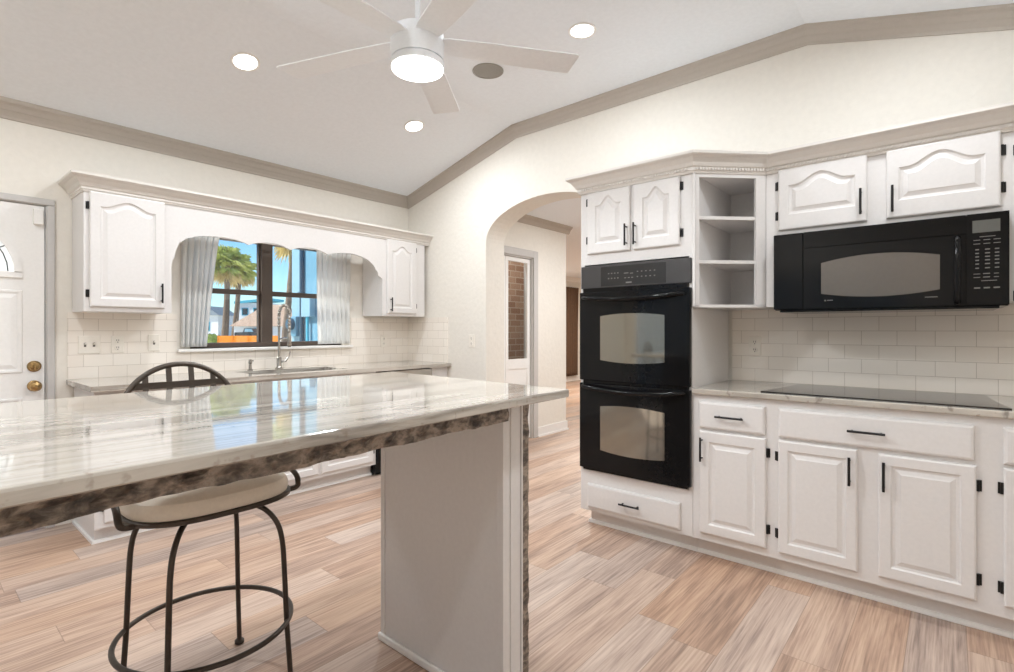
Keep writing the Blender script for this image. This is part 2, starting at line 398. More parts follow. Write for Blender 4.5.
# baseboards
bm = B(); loops(bm, [[(0,A0,0),(-.014,A0,0),(-.014,A0,.085),(-.004,A0,.1),(0,A0,.1)], [(0,-.62,0),(-.014,-.62,0),(-.014,-.62,.085),(-.004,-.62,.1),(0,-.62,.1)]]); struct('baseboard_right', bm, M['white'])
bm = B(); box(bm, 1.337, 1.944, HY-.014, HY, 0, .11); box(bm, 1.337, 1.955, HY-.026, HY-.014, 0, .02); struct('baseboard_hall', bm, M['white'])
bm = B(); box(bm, 1.93, 9.1, 2.684, 2.7, 0, .12); struct('baseboard_far', bm, M['white'])
# hall crown
bm = B(); loops(bm, [[(x,HY-o,2.50+h) for o,h in ((0,-.085),(.012,-.08),(.03,-.045),(.06,-.015),(.065,0),(0,0))] for x in (.25, 1.985)]); struct('trim_3', bm, M['crown'])
bm = B(); loops(bm, [[(x,2.7-o,2.50+h) for o,h in ((0,-.10),(.012,-.09),(.06,-.015),(.065,0),(0,0))] for x in (1.93, 9.1)]); struct('trim_4', bm, M['white'])

# backsplash tiling
bm = B(); box(bm, -2.733, -2.12, -.008, 0, .914, 1.343); box(bm, -2.12, -.68, -.008, 0, .914, 1.067); box(bm, -.68, 0, -.008, 0, .914, 1.343); struct('trim_5', bm, M['tileX'])
bm = B(); box(bm, -.008, 0, -.598, -.008, .914, 1.352); struct('trim_6', bm, M['tileY'])
bm = B(); box(bm, -.008, 0, YF, -3.22, .914, 1.37); struct('trim_7', bm, M['tileY'])

# ------------------------------------------------------------------ window over the sink
win = bpy.data.objects.new('window_1', None); C.objects.link(win); win['kind'] = 'structure'; win.location = ((WX0+WX1)/2, .08, WZ0)
def ch(name, bm, m, parent, **k):            # child built in world coordinates
    o = obj(name, bm, m, parent, **k); o.matrix_parent_inverse = Matrix.Translation(-Vector(parent.location)); return o
bm = B()
y0, y1 = .045, .115
MX = -1.4425
box(bm, WX0, WX0+.05, y0, y1, WZ0, WZ1); box(bm, WX1-.05, WX1, y0, y1, WZ0, WZ1); box(bm, WX0, WX1, y0, y1, WZ1-.052, WZ1); box(bm, WX0, WX1, y0-.015, y1, WZ0, WZ0+.04)
box(bm, MX-.045, MX+.045, y0-.01, y1, WZ0, WZ1)
ch('window_frame', bm, M['frame'], win, bevel=.004)
for a, b_ in ((WX0+.05, MX-.045), (MX+.045, WX1-.05)):
    bm = B(); box(bm, a, b_, y0+.008, y1-.02, 1.512, 1.552); box(bm, a, a+.014, y0+.02, y1-.01, WZ0+.04, WZ1-.05); box(bm, b_-.014, b_, y0+.02, y1-.01, WZ0+.04, WZ1-.05)
    ch('sash_rail', bm, M['frame'], win, bevel=.003)
    bm = B(); box(bm, a, b_, .085, .089, WZ0+.03, WZ1-.04); ch('glass_pane', bm, M['glass'], win)
bm = B(); box(bm, -2.12, -.68, -.045, -.0005, WZ0-.022, WZ0); box(bm, WX0, WX1, -.0005, .06, WZ0-.022, WZ0); ch('window_sill', bm, M['white'], win, bevel=.004)

# sliding glazing in the left wall
win2 = bpy.data.objects.new('window_2', None); C.objects.link(win2); win2['kind'] = 'structure'; win2.location = (XL-.08, -2.9, 0)
bm = B()
for y in (-3.9, -2.72, -1.54, -.36): box(bm, XL-.11, XL-.05, y, y+.06, 0, 2.1)
box(bm, XL-.11, XL-.05, -3.9, -.3, 0, .08); box(bm, XL-.11, XL-.05, -3.9, -.3, 2.03, 2.1)
ch('window_frame', bm, M['white'], win2)
bm = B(); box(bm, XL-.083, XL-.079, -3.86, -.33, .05, 2.06); ch('glass_pane', bm, M['glass'], win2)

# ------------------------------------------------------------------ outside door with a leaded fan light
door = bpy.data.objects.new('door_1', None); C.objects.link(door); door['kind'] = 'structure'; door.location = (DX0, .05, 0)
bm = B()
for x0, x1 in ((DX1, DX1+.04), (DX0-.04, DX0)): box(bm, x0, x1, -.018, 0, 0, DZ)
box(bm, DX0-.04, DX1+.04, -.018, 0, DZ, DZ+.04)
ch('door_casing', bm, M['greytrim'], door, bevel=.006)
bm = B(); box(bm, DX1-.005, DX1, 0, .15, 0, DZ); box(bm, DX0, DX0+.005, 0, .15, 0, DZ); box(bm, DX0+.005, DX1-.005, 0, .15, DZ-.005, DZ); ch('door_jamb', bm, M['greytrim'], door)
DC = (DX0+DX1)/2
FZ, FR = 1.575, .315
bm = B()                                    # slab with a half-round hole: pieces around it
s0, s1 = .0, .045
x0, x1 = DX0+.009, DX1-.009
box(bm, x0, x1, s0, s1, .01, FZ); box(bm, x0, DC-FR, s0, s1, FZ, 1.992); box(bm, DC+FR, x1, s0, s1, FZ, 1.992)
K = 20
hc = [(DC+FR*math.cos(PI*k/K), FZ+FR*math.sin(PI*k/K)) for k in range(K+1)]
for (a, za), (b_, zb) in zip(hc, hc[1:]): loops(bm, [[(a,s0,za),(b_,s0,zb),(b_,s0,1.992),(a,s0,1.992)], [(a,s1,za),(b_,s1,zb),(b_,s1,1.992),(a,s1,1.992)]])
ch('door_slab', bm, M['white'], door)
bm = B()
for (px0, px1, pz0, pz1) in ((x0+.12, DC-.05, .97, 1.47), (DC+.05, x1-.10, .97, 1.47), (x0+.12, DC-.05, .2, .82), (DC+.05, x1-.10, .2, .82)):
    rings = []
    for d, y in ((0,s0-.001),(.004,s0-.007),(.014,s0-.007),(.024,s0-.002),(.05,s0-.008)): rings.append([(px0+d,y,pz0+d),(px1-d,y,pz0+d),(px1-d,y,pz1-d),(px0+d,y,pz1-d)])
    loops(bm, rings)
ch('door_panel', bm, M['white'], door)
bm = B()
for r0, r1 in ((FR-.004, FR+.03),):
    rg = []
    for k in range(K+1):
        a = PI*k/K; c_, s_ = math.cos(a), math.sin(a)
        rg.append([(DC+r0*c_,s0-.012,FZ+r0*s_),(DC+r1*c_,s0-.012,FZ+r1*s_),(DC+r1*c_,s0,FZ+r1*s_),(DC+r0*c_,s0,FZ+r0*s_)])
    loops(bm, rg)
box(bm, DC-FR-.03, DC+FR+.03, s0-.012, s0, FZ-.032, FZ+.004)
fl = ch('fan_light_frame', bm, M['white'], door)
bm = B(); loops(bm, [[(DC+FR*math.cos(PI*k/K), y, FZ+FR*math.sin(PI*k/K)) for k in range(K+1)] for y in (.016,.022)]); ch('fan_light_glass', bm, M['frost'], door)
bm = B()
for r in (.11, .21, .285): tube(bm, [(DC+r*math.cos(PI*k/16), .010, FZ+r*math.sin(PI*k/16)) for k in range(17)], .003, 6)
for a in (30, 60, 90, 120, 150): tube(bm, [(DC+.11*math.cos(R(a)), .010, FZ+.11*math.sin(R(a))), (DC+.33*math.cos(R(a)), .010, FZ+.33*math.sin(R(a)))], .003, 6)
ch('lead_came', bm, M['lead'], door)
KX = -2.889
bm = B(); lathe(bm, [(.012,0),(.034,0),(.034,-.006),(.026,-.012),(.022,-.02),(.01,-.022)], (KX, s0, 1.007), 24, 'y'); box(bm, KX-.004, KX+.004, s0-.042, s0-.02, .985, 1.027); ch('deadbolt', bm, M['brass'], door, smooth=True)
bm = B(); lathe(bm, [(.012,0),(.033,0),(.033,-.006),(.014,-.014),(.013,-.03),(.027,-.04),(.031,-.055),(.024,-.068),(.008,-.072)], (KX, s0, .888), 24, 'y'); ch('door_knob', bm, M['brass'], door, smooth=True)
bm = B(); box(bm, -2.895, -2.85, -.028, -.0005, 1.875, 1.97); o = tag(obj('door_sensor', bm, M['white'], bevel=.004), 'small white plastic alarm contact at the top corner of the entry door', 'sensor')

# ------------------------------------------------------------------ hall door (folding, glass over panel)
hd = bpy.data.objects.new('door_2', None); C.objects.link(hd); hd['kind'] = 'structure'; hd.location = (HD0, HY, 0)
bm = B(); box(bm, HD1, HD1+.082, HY-.02, HY, 0, HDZ+.08); box(bm, HD0-.082, HD0, HY-.02, HY, 0, HDZ+.08); box(bm, HD0, HD1, HY-.02, HY, HDZ, HDZ+.08); ch('door_casing', bm, M['greytrim'], hd, bevel=.006)
bm = B(); box(bm, HD1-.012, HD1, HY, HY+.12, 0, HDZ); box(bm, HD0, HD0+.012, HY, HY+.12, 0, HDZ); box(bm, HD0, HD1, HY, HY+.12, HDZ-.012, HDZ); ch('door_jamb', bm, M['greytrim'], hd)
mid = .815
for a, b_ in ((HD0+.014, mid-.002), (mid+.002, HD1-.014)):
    bm = B(); yy = (HY+.03, HY+.062); st = .045
    box(bm, a, a+st, *yy, .01, HDZ-.015); box(bm, b_-st, b_, *yy, .01, HDZ-.015)
    for z0, z1 in ((.01,.14),(.80,.908),(1.985,HDZ-.015)): box(bm, a+st, b_-st, *yy, z0, z1)
    box(bm, a+st, b_-st, HY+.04, HY+.05, .14, .80)
    lf = ch('door_leaf', bm, M['white'], hd)
    bm = B(); box(bm, a+st, b_-st, HY+.044, HY+.048, .908, 1.985); ch('glass_pane', bm, M['glass'], hd)

# ------------------------------------------------------------------ cabinet kit (local: x along the wall, -y into the room)
def raised_panel(bm, x0, x1, z0, z1, t=.02, mx=.05, mb=.05, mt=.05, A=0, flat=.14, sharp=1.0, y=0):
    NA = 20
    def ring(d, dep, A_, mxx=0, mbb=0, mtt=0):
        l, r_, b_, tp = x0+mxx+d, x1-mxx-d, z0+mbb+d, z1-mtt-d
        pts = [(l, y-dep, b_), (r_, y-dep, b_)]
        for k in range(NA+1):
            s = k/NA; xx = r_ + (l-r_)*s; q = abs(2*s-1)/(1-flat)
            sh = 0 if q >= 1 else ((math.cos(PI*q)+1)/2)**sharp
            pts.append((xx, y-dep, tp + A_*sh))
        return pts
    q = (mx, mb, mt)
    rings = [ring(0,0,0), ring(0,t-.006,0), ring(.003,t-.002,0), ring(.008,t,0),
             ring(0,t,A,*q), ring(.006,t-.007,A,*q), ring(.016,t-.009,A,*q), ring(.03,t-.004,A*.96,*q), ring(.036,t-.001,A*.95,*q)]
    loops(bm, rings)
def drawer_front(bm, x0, x1, z0, z1, t=.02, y=0):
    rings = []
    for d, dep in ((0,0),(0,t-.008),(.004,t-.003),(.012,t)): rings.append([(x0+d,y-dep,z0+d),(x1-d,y-dep,z0+d),(x1-d,y-dep,z1-d),(x0+d,y-dep,z1-d)])
    loops(bm, rings)
def pull(parent, x, z, L=.127, vert=True, t=.02, label=None):
    bm = B(); y = -t-.028; h = L/2; q = h-.016
    if vert:
        tube(bm, [(x,y,z-h),(x,y,z+h)], .0056, 10)
        for s in (-q, q): tube(bm, [(x,-t,z+s),(x,y,z+s)], .0045, 8)
    else:
        tube(bm, [(x-h,y,z),(x+h,y,z)], .0056, 10)
        for s in (-q, q): tube(bm, [(x+s,-t,z),(x+s,y,z)], .0045, 8)
    return obj('handle', bm, M['black'], parent, smooth=True)
def hinge(parent, x, z, h=.045, side=1):
    bm = B(); tube(bm, [(x,-.007,z-h/2),(x,-.007,z+h/2)], .0055, 8); box(bm, min(x,x+side*.012), max(x,x+side*.012), -.003, 0, z-h/2, z+h/2)
    return obj('hinge', bm, M['black'], parent)
def add_door(root, x0, x1, z0, z1, hx, hz, hinges, hside, A=0, mx=.05, mb=.05, mt=.05, flat=.14, sharp=1.0, hh=.045):
    bm = B(); raised_panel(bm, x0, x1, z0, z1, A=A, mx=mx, mb=mb, mt=mt, flat=flat, sharp=sharp)
    d = obj('door', bm, M['cab'], root)
    pull(d, hx, hz)
    for z in hinges: hinge(d, (x0-.005 if hside < 0 else x1+.005), z, hh, -1 if hside < 0 else 1)
    return d
def add_drawer(root, x0, x1, z0, z1, L=.14):
    bm = B(); drawer_front(bm, x0, x1, z0, z1); d = obj('drawer', bm, M['cab'], root); pull(d, (x0+x1)/2, (z0+z1)/2, L, vert=False); return d
def toe(root, x0, x1, rec=.075, zt=.10, depth=.5, endL=False):
    bm = B(); box(bm, x0, x1, rec, rec+depth, 0, zt); o = obj('toe_kick', bm, M['cab'], root)
    bm = B(); a = x0-.012 if endL else x0
    loops(bm, [[(x,rec,0),(x,rec-.013,0),(x,rec-.013,.006),(x,rec-.008,.016),(x,rec,.02)] for x in (a, x1)])
    if endL: box(bm, x0-.012, x0, rec-.012, rec+depth, 0, .018)
    obj('shoe_moulding', bm, M['white'], o)

# ------------------------------------------------------------------ right-hand run (faces -X, left to right is -Y)
RR = R(-90)
FX = -.62
def right_root(name, label, cat, y, x=FX, z=0): return thing(name, label, cat, (x, y, z), RR)
# tall oven cabinet, local x = -2.487 - Y
OY = -2.487
oc = right_root('oven_cabinet', 'tall pale grey cabinet that houses the black double oven', 'cabinet', OY)
ow = .713
bm = B()
box(bm, 0, .028, .0, .60, .10, 2.12); box(bm, ow-.02, ow, .0, .60, .10, 2.12)          # sides
box(bm, .028, ow-.02, .0, .60, .10, .352); box(bm, .028, ow-.02, .0, .60, 1.635, 2.12)
box(bm, .028, ow-.02, .57, .60, .352, 1.635)
obj('body', bm, M['cab'], oc)
toe(oc, .03, ow, endL=True)
add_door(oc, .056, .346, 1.70, 2.08, .328, 1.79, (2.026, 1.789), -1, A=.052, mx=.058, mb=.06, mt=.085, flat=.25, sharp=1.1)
add_door(oc, .368, .645, 1.70, 2.08, .384, 1.79, (2.026, 1.767), 1, A=.052, mx=.058, mb=.06, mt=.085, flat=.25, sharp=1.1)
add_drawer(oc, .056, .648, .125, .272, .127)

# double wall oven
ov = right_root('double_wall_oven', 'black double wall oven with two windowed doors built into the tall cabinet', 'oven', OY, x=FX)
ox0, ox1 = .008, ow-.004
bm = B(); box(bm, .03, ow-.024, .002, .55, .36, 1.63); obj('body', bm, M['oven'], ov)
def bowed(bm, x0, x1, z0, z1, y0, t, bow):
    n = 14; rings = []
    for k in range(n+1):
        s = k/n; x = x0+(x1-x0)*s; yb = y0 - t - bow*(1-(2*s-1)**2)
        rings.append([(x,y0,z0),(x,yb,z0),(x,yb,z1),(x,y0,z1)])
    loops(bm, rings)
bm = B(); bowed(bm, ox0, ox1, 1.487, 1.625, 0, .012, .012); cp = obj('control_panel', bm, M['ovenpanel'], ov, bevel=.003)
pb = lambda x: -.012-.012*(1-(2*(x-ox0)/(ox1-ox0)-1)**2)
bm = B(); loops(bm, [[(x,pb(x),1.495),(x,pb(x)-.0008,1.495),(x,pb(x)-.0008,1.612),(x,pb(x),1.612)] for x in [.155+.415*k/12 for k in range(13)]]); tp = obj('touch_pad', bm, M['pad'], cp)
bm = B()
for (u0, n_, st) in ((.205, 4, .021), (.395, 5, .026)):
    for rw, zz in enumerate((1.567, 1.537)):
        for k in range(n_):
            x = u0+k*st; yb = pb(x)-.0008
            box(bm, x, x+.009, yb-.0004, yb, zz, zz+.006)
for x, zz, w_ in ((.312,1.563,.03),(.352,1.56,.02),(.315,1.535,.012),(.338,1.535,.012),(.36,1.535,.012)): box(bm, x, x+w_, pb(x)-.0014, pb(x)-.0008, zz, zz+.005)
box(bm, .325, .362, pb(.34)-.0016, pb(.34)-.0006, 1.506, 1.514)
paint(tp, bm, M['mark'])
def oven_door(z0, z1, wz0, wz1, hz):
    bm = B(); bowed(bm, ox0, ox1, z0, z1, 0, .03, .012); d = obj('door', bm, M['oven'], ov, bevel=.004)
    # window, slightly curved top and bottom edges
    bm = B(); n = 16; lo = []; hi = []
    for k in range(n+1):
        s = k/n; x = .161+.408*s; q = (x-ox0)/(ox1-ox0); yb = -.0308-.012*(1-(2*q-1)**2); c = (1-(2*s-1)**2)*.014
        lo.append((x,yb,wz0+.012-c)); hi.append((x,yb,wz1+c-.012))
    loops(bm, [[a_, b_, (b_[0],b_[1]+.004,b_[2]), (a_[0],a_[1]+.004,a_[2])] for a_, b_ in zip(lo, hi)])
    obj('window', bm, M['ovenglass'], d, smooth=True)
    bm = B(); pts = []
    for k in range(17):
        s = k/16; x = .03+(ow-.066)*s; pts.append((x, -.05-.03*(1-(2*s-1)**4) + (.022 if k in (0,16) else 0), hz - .02*(1-(2*s-1)**2)))
    tube(bm, pts, .0135, 10); tube(bm, [(pts[0][0],-.03,hz),(pts[0][0],-.04,hz)], .014, 8); tube(bm, [(pts[-1][0],-.03,hz),(pts[-1][0],-.04,hz)], .014, 8)
    obj('handle', bm, M['oven'], d, smooth=True)
oven_door(.918, 1.462, 1.035, 1.325, 1.43)
oven_door(.372, .900, .487, .777, .884)
for y_, a_, b_ in ((-.022,1.462,1.487),(-.018,.900,.918),(-.02,.360,.372)):
    bm = B(); box(bm, ox0+.02, ox1-.02, y_, .0, a_, b_); obj('vent_strip', bm, M['oven'], ov)

# base cabinets
def base_cab(label, y0, w): 
    r = right_root('base_cabinet', label, 'cabinet', y0, FX+.0)
    bm = B(); box(bm, 0, w, 0, .60, .10, .884); obj('body', bm, M['cab'], r); toe(r, 0, w); return r
by = -3.202
c1 = base_cab('narrow base cabinet with one drawer over one door, right beside the oven cabinet', by, .396)
add_drawer(c1, .036, .365, .705, .846, .14)
add_door(c1, .040, .370, .142, .690, .056, .593, (.617, .237), 1, mx=.05, mb=.052, mt=.056)
c2 = base_cab('wide base cabinet with a long drawer over two doors, under the cooktop', by-.396, .79)
add_drawer(c2, .030, .747, .704, .846, .14)
add_door(c2, .030, .354, .138, .690, .326, .593, (.608, .229), -1, mx=.042, mb=.052, mt=.046)
add_door(c2, .430, .752, .144, .685, .452, .591, (.605, .229), 1, mx=.045, mb=.05, mt=.045)
c3 = base_cab('base cabinet at the right edge of the photo, past the cooktop', by-1.186, .70)
add_drawer(c3, .04, .66, .704, .846, .14)
add_door(c3, .042, .66, .150, .690, .62, .59, (.608, .218), -1)
# worktop
bm = B(); box(bm, -.645, -.008, YF, -3.203, .884, .914)
tag(obj('worktop', bm, M['graniteX'], bevel=.006), 'pale streaked granite worktop under the cooktop beside the ovens', 'worktop')
# cooktop: glass with bowed short ends
bm = B(); n = 10; e0 = []; e1 = []
for k in range(n+1):
    s = k/n; x = -.60+.50*s; bulge = .055*(1-s)**1.5
    e0.append((x, -3.605+bulge*1.2)); e1.append((x, -4.40-bulge))
poly = e0+e1[::-1]
loops(bm, [[(x,y,.9141) for x,y in poly], [(x,y,.9195) for x,y in poly], [(x*1,y,.9205) for x,y in poly]])
ck = tag(obj('cooktop', bm, M['cookglass']), 'black glass electric cooktop let into the right-hand worktop', 'cooktop')
# upper corner shelf unit, set diagonally
dr = thing('corner_shelf', 'diagonal open corner shelf unit with three cubbies between oven cabinet and microwave', 'shelf', (-.628, -3.203, 0), R(-45))
dw = .415
def pent(z0, z1, y0=0, inset=0):
    # world polygon behind the diagonal face turned into local coords
    wpts = [(-.628,-3.203),(-.335,-3.496),(-.012,-3.496),(-.012,-3.203)]
    c_, s_ = math.cos(R(45)), math.sin(R(45)); out = []
    for x, y in wpts:
        dx, dy = x+.628, y+3.203; out.append((dx*c_-dy*s_, dx*s_+dy*c_))
    return out
pg = pent(0,0)
def slab_(bm, z0, z1, front=0): 
    q = [(pg[0][0], front),(pg[1][0], front),pg[2],pg[3]]; loops(bm, [[(x,y,z0) for x,y in q],[(x,y,z1) for x,y in q]])
bm = B(); st = .037
box(bm, 0, st, -.0, .02, 1.352, 2.12); box(bm, dw-st-.018, dw, 0, .02, 1.352, 2.12); box(bm, st, dw-st-.018, 0, .02, 2.062, 2.12)
slab_(bm, 1.352, 1.368, 0.0); slab_(bm, 2.075, 2.12, .02)
for a, b_ in ((pg[3], pg[0]), (pg[1], pg[2]), (pg[2], pg[3])):     # side and back panels
    A_, B_ = Vector((*a,0)), Vector((*b_,0)); t_ = (B_-A_).normalized(); nn = Vector((t_.y,-t_.x,0))*.012
    cen = Vector((sum(p[0] for p in pg)/4, sum(p[1] for p in pg)/4, 0))
    if (cen-A_).dot(nn) < 0: nn = -nn
    q = [A_, B_, B_+nn, A_+nn]; loops(bm, [[(v.x,v.y,1.36) for v in q],[(v.x,v.y,2.10) for v in q]])
obj('body', bm, M['cab'], dr)
for z in (1.612, 1.853):
    bm = B(); slab_(bm, z-.018, z, .012); obj('shelf', bm, M['cab'], dr)

# wall cabinet over the microwave, local x = -3.498 - Y
uy = -3.498
uc = thing('wall_cabinet', 'white two-door wall cabinet with arched panels above the microwave', 'cabinet', (-.33, uy, 0), RR)
bm = B(); box(bm, 0, .965, 0, .318, 1.737, 2.12); box(bm, 0, .053, 0, .318, 1.355, 1.737); obj('body', bm, M['cab'], uc)
add_door(uc, .064, .461, 1.765, 2.092, .437, 1.86, (2.008, 1.846), -1, A=.05, mx=.048, mb=.08, mt=.09, flat=.2)
add_door(uc, .537, .939, 1.765, 2.092, .563, 1.853, (2.008, 1.847), 1, A=.052, mx=.048, mb=.08, mt=.09, flat=.2)
uc2 = thing('wall_cabinet', 'full-height wall cabinet at the right edge of the photo, past the microwave', 'cabinet', (-.33, uy-.965, 0), RR)
bm = B(); box(bm, 0, .75, 0, .318, 1.355, 2.12); obj('body', bm, M['cab'], uc2)
add_door(uc2, .03, .72, 1.38, 2.08, .69, 1.48, (2.0, 1.375), -1, A=.05, mx=.06, mb=.06, mt=.1)

# microwave, local x = -3.552 - Y, front at X=-.40
mw = thing('microwave', 'black over-the-range microwave hung under the wall cabinet', 'microwave', (-.40, -3.552, 0), RR)
mwid = .908
bm = B(); box(bm, 0, mwid, .03, .385, 1.333, 1.735); box(bm, .03, mwid-.03, .0, .36, 1.322, 1.333); obj('body', bm, M['oven'], mw, bevel=.003)
bm = B(); box(bm, .141, .770, .0, .03, 1.652, 1.733)
for k in range(5): box(bm, .15, .76, -.002, .0, 1.664+k*.013, 1.668+k*.013)
obj('vent_grille', bm, M['oven'], mw)
bm = B(); box(bm, 0, .138, .0, .03, 1.337, 1.733); obj('side_panel', bm, M['oven'], mw, bevel=.003)
bm = B(); box(bm, .141, .768, -.004, .03, 1.337, 1.648); md = obj('door', bm, M['oven'], mw, bevel=.003)
bm = B(); lo = []; hi = []
for k in range(17):
    s = k/16; x = .221+.462*s; c_ = (1-(2*s-1)**2); lo.append((x,-.0046,1.412-.022*c_)); hi.append((x,-.0046,1.567+.028*c_))
loops(bm, [lo+hi[::-1], [(x,y+.0005,z) for x,y,z in lo+hi[::-1]]]); obj('window', bm, M['mwglass'], md)
bm = B(); tube(bm, smooth_path([(.742,-.006,1.635),(.742,-.03,1.615),(.742,-.042,1.5),(.742,-.03,1.37),(.742,-.006,1.35)], 6), .013, 10); obj('handle', bm, M['oven'], md, smooth=True)
bm = B(); box(bm, .235, .242, -.0046, -.004, 1.374, 1.381); box(bm, .246, .272, -.0046, -.004, 1.376, 1.380); box(bm, .63, .675, -.0046, -.004, 1.377, 1.380); paint(md, bm, M['mark'])
bm = B(); box(bm, .772, mwid, -.002, .03, 1.337, 1.733); mp_ = obj('control_panel', bm, M['oven'], mw, bevel=.003)
bm = B(); box(bm, .792, .880, -.0026, -.002, 1.650, 1.703); obj('display', bm, M['lcd'], mp_)
bm = B()
def mk(x, z, w_, h=.004): box(bm, x, x+w_, -.0026, -.002, z, z+h)
mk(.815, 1.630, .05, .003)
for r_, z in enumerate((1.616, 1.600)):
    for c_ in range(3): mk(.795+c_*.032, z, .022, .003)
for z in (1.574, 1.558, 1.543, 1.528, 1.512, 1.494):
    for c_, w_ in enumerate((.012, .016, .014)): mk(.801+c_*.031, z, w_, .005)
for z in (1.470, 1.455): mk(.795, z, .022, .003); mk(.826, z, .022, .004); mk(.86, z, .016, .003)
mk(.82, 1.440, .05, .003)
for c_ in range(3): mk(.797+c_*.031, 1.408, .02, .006)
paint(mp_, bm, M['mark'])

# crown of the right-hand cabinets (one moulding running round the diagonal)
CC = [(0,2.082),(.006,2.082),(.010,2.094),(.014,2.096),(.014,2.112),(.022,2.118),(.03,2.135),(.05,2.158),(.064,2.166),(.07,2.172),(.07,2.186),(0,2.186)]
def sweep2d(bm, path, prof):
    P = [Vector(p) for p in path]; rings = []
    for i, p in enumerate(P):
        d1 = (P[i]-P[i-1]).normalized() if i else None; d2 = (P[i+1]-P[i]).normalized() if i < len(P)-1 else None
        n1 = Vector((d1.y,-d1.x)) if d1 else None; n2 = Vector((d2.y,-d2.x)) if d2 else None
        if n1 is None: m = n2
        elif n2 is None: m = n1
        else: m = (n1+n2)/(1+n1.dot(n2))
        rings.append([(p.x+m.x*o, p.y+m.y*o, z) for o, z in prof])
    loops(bm, rings)
def dentils(bm, path, off, z, st=.017, w=.010, h=.012):
    P = [Vector(p) for p in path]
    for a, b_ in zip(P, P[1:]):
        d = (b_-a); L = d.length; d.normalize(); nn = Vector((d.y,-d.x)); k = st
        while k < L-.005:
            p = a+d*k; q = [p-d*w/2+nn*(off-.004), p+d*w/2+nn*(off-.004), p+d*w/2+nn*(off+.004), p-d*w/2+nn*(off+.004)]
            loops(bm, [[(v.x,v.y,z) for v in q],[(v.x,v.y,z+h) for v in q]]); k += st
# traverse so that the outward side is to the right of travel
pathR = [(-.335,-5.25),(-.335,-3.496),(-.628,-3.203),(-.628,-2.487),(-.0,-2.487)]
bm = B(); pr = [Vector(p) for p in pathR]
# test orientation: at first segment travelling +Y, right-hand normal is +X, so reverse for -X
sweep2d(bm, pathR[::-1], CC); dentils(bm, pathR[::-1], .017, 2.099)
tag(obj('cabinet_crown', bm, M['cabcrown']), 'stepped dentil crown moulding along the top of the oven and microwave cabinets', 'moulding')

# ------------------------------------------------------------------ window-wall run (faces -Y)
bx0 = -2.70
wc = [(-2.70, .85), (-1.85, 1.03)]
b1 = thing('base_cabinet', 'white base cabinet under the window worktop, at its left end by the entry door', 'cabinet', (bx0, -.595, 0))
bm = B(); box(bm, 0, .848, 0, .58, .10, .884); obj('body', bm, M['cab'], b1); toe(b1, 0, .848, endL=True)
bm = B(); box(bm, -.012, 0, .0, .03, .10, .884); obj('end_trim', bm, M['cab'], b1)
add_drawer(b1, .03, .82, .72, .855, .14)
add_door(b1, .03, .415, .13, .69, .385, .6, (.6, .22), -1); add_door(b1, .43, .82, .13, .69, .46, .6, (.6, .22), 1)
b2 = thing('sink_cabinet', 'white sink base cabinet below the window, left of the black dishwasher', 'cabinet', (bx0+.85, -.595, 0))
bm = B(); box(bm, 0, 1.026, 0, .02, .10, .884); box(bm, 0, .02, .02, .58, .10, .884); box(bm, 1.006, 1.026, .02, .58, .10, .884); box(bm, .02, 1.006, .02, .58, .10, .12); obj('body', bm, M['cab'], b2); toe(b2, 0, 1.026)
add_door(b2, .03, .50, .13, .69, .47, .6, (.6, .22), -1); add_door(b2, .525, .995, .13, .69, .555, .6, (.6, .22), 1)
bm = B(); drawer_front(bm, .03, .995, .72, .855); obj('false_front', bm, M['cab'], b2)
dw_ = thing('dishwasher', 'black dishwasher under the window worktop, at its right-hand end', 'dishwasher', (-.822, -.60, 0))
bm = B(); box(bm, .0, .60, .01, .57, .02, .878); obj('body', bm, M['oven'], dw_)
bm = B(); box(bm, .002, .598, -.025, .01, .115, .76); obj('door', bm, M['oven'], dw_, bevel=.004)
bm = B(); box(bm, .002, .598, -.028, .01, .765, .876); obj('control_panel', bm, M['steel'], dw_, bevel=.004)
bm = B(); box(bm, .0, .6, .05, .06, 0, .10); obj('kick_plate', bm, M['oven'], dw_)
b3 = thing('base_filler', 'narrow painted filler panel between dishwasher and the right-hand wall', 'cabinet', (-.218, -.595, 0))
bm = B(); box(bm, 0, .21, 0, .58, .10, .884); obj('body', bm, M['cab'], b3); toe(b3, 0, .21)
# worktop with sink cut-out
sx0, sx1, sy0, sy1 = -1.79, -1.05, -.54, -.17
bm = B()
box(bm, -2.738, sx0, -.65, -.008, .884, .914); box(bm, sx1, -.009, -.65, -.008, .884, .914); box(bm, sx0, sx1, -.65, sy0, .884, .914); box(bm, sx0, sx1, sy1, -.008, .884, .914)
bmesh.ops.remove_doubles(bm, verts=bm.verts[:], dist=1e-5)
tag(obj('worktop', bm, M['granite']), 'pale streaked granite worktop under the window with a sink cut-out', 'worktop')
bm = B(); q = lambda d, z: [(sx0-.01+d,sy0-.01+d,z),(sx1+.01-d,sy0-.01+d,z),(sx1+.01-d,sy1+.01-d,z),(sx0-.01+d,sy1+.01-d,z)]
loops(bm, [q(-.01,.883), q(.012,.883), q(.02,.70), q(.03,.69)], cap0=False); tag(obj('sink', bm, M['steel']), 'undermount steel sink set in the worktop below the window', 'sink')
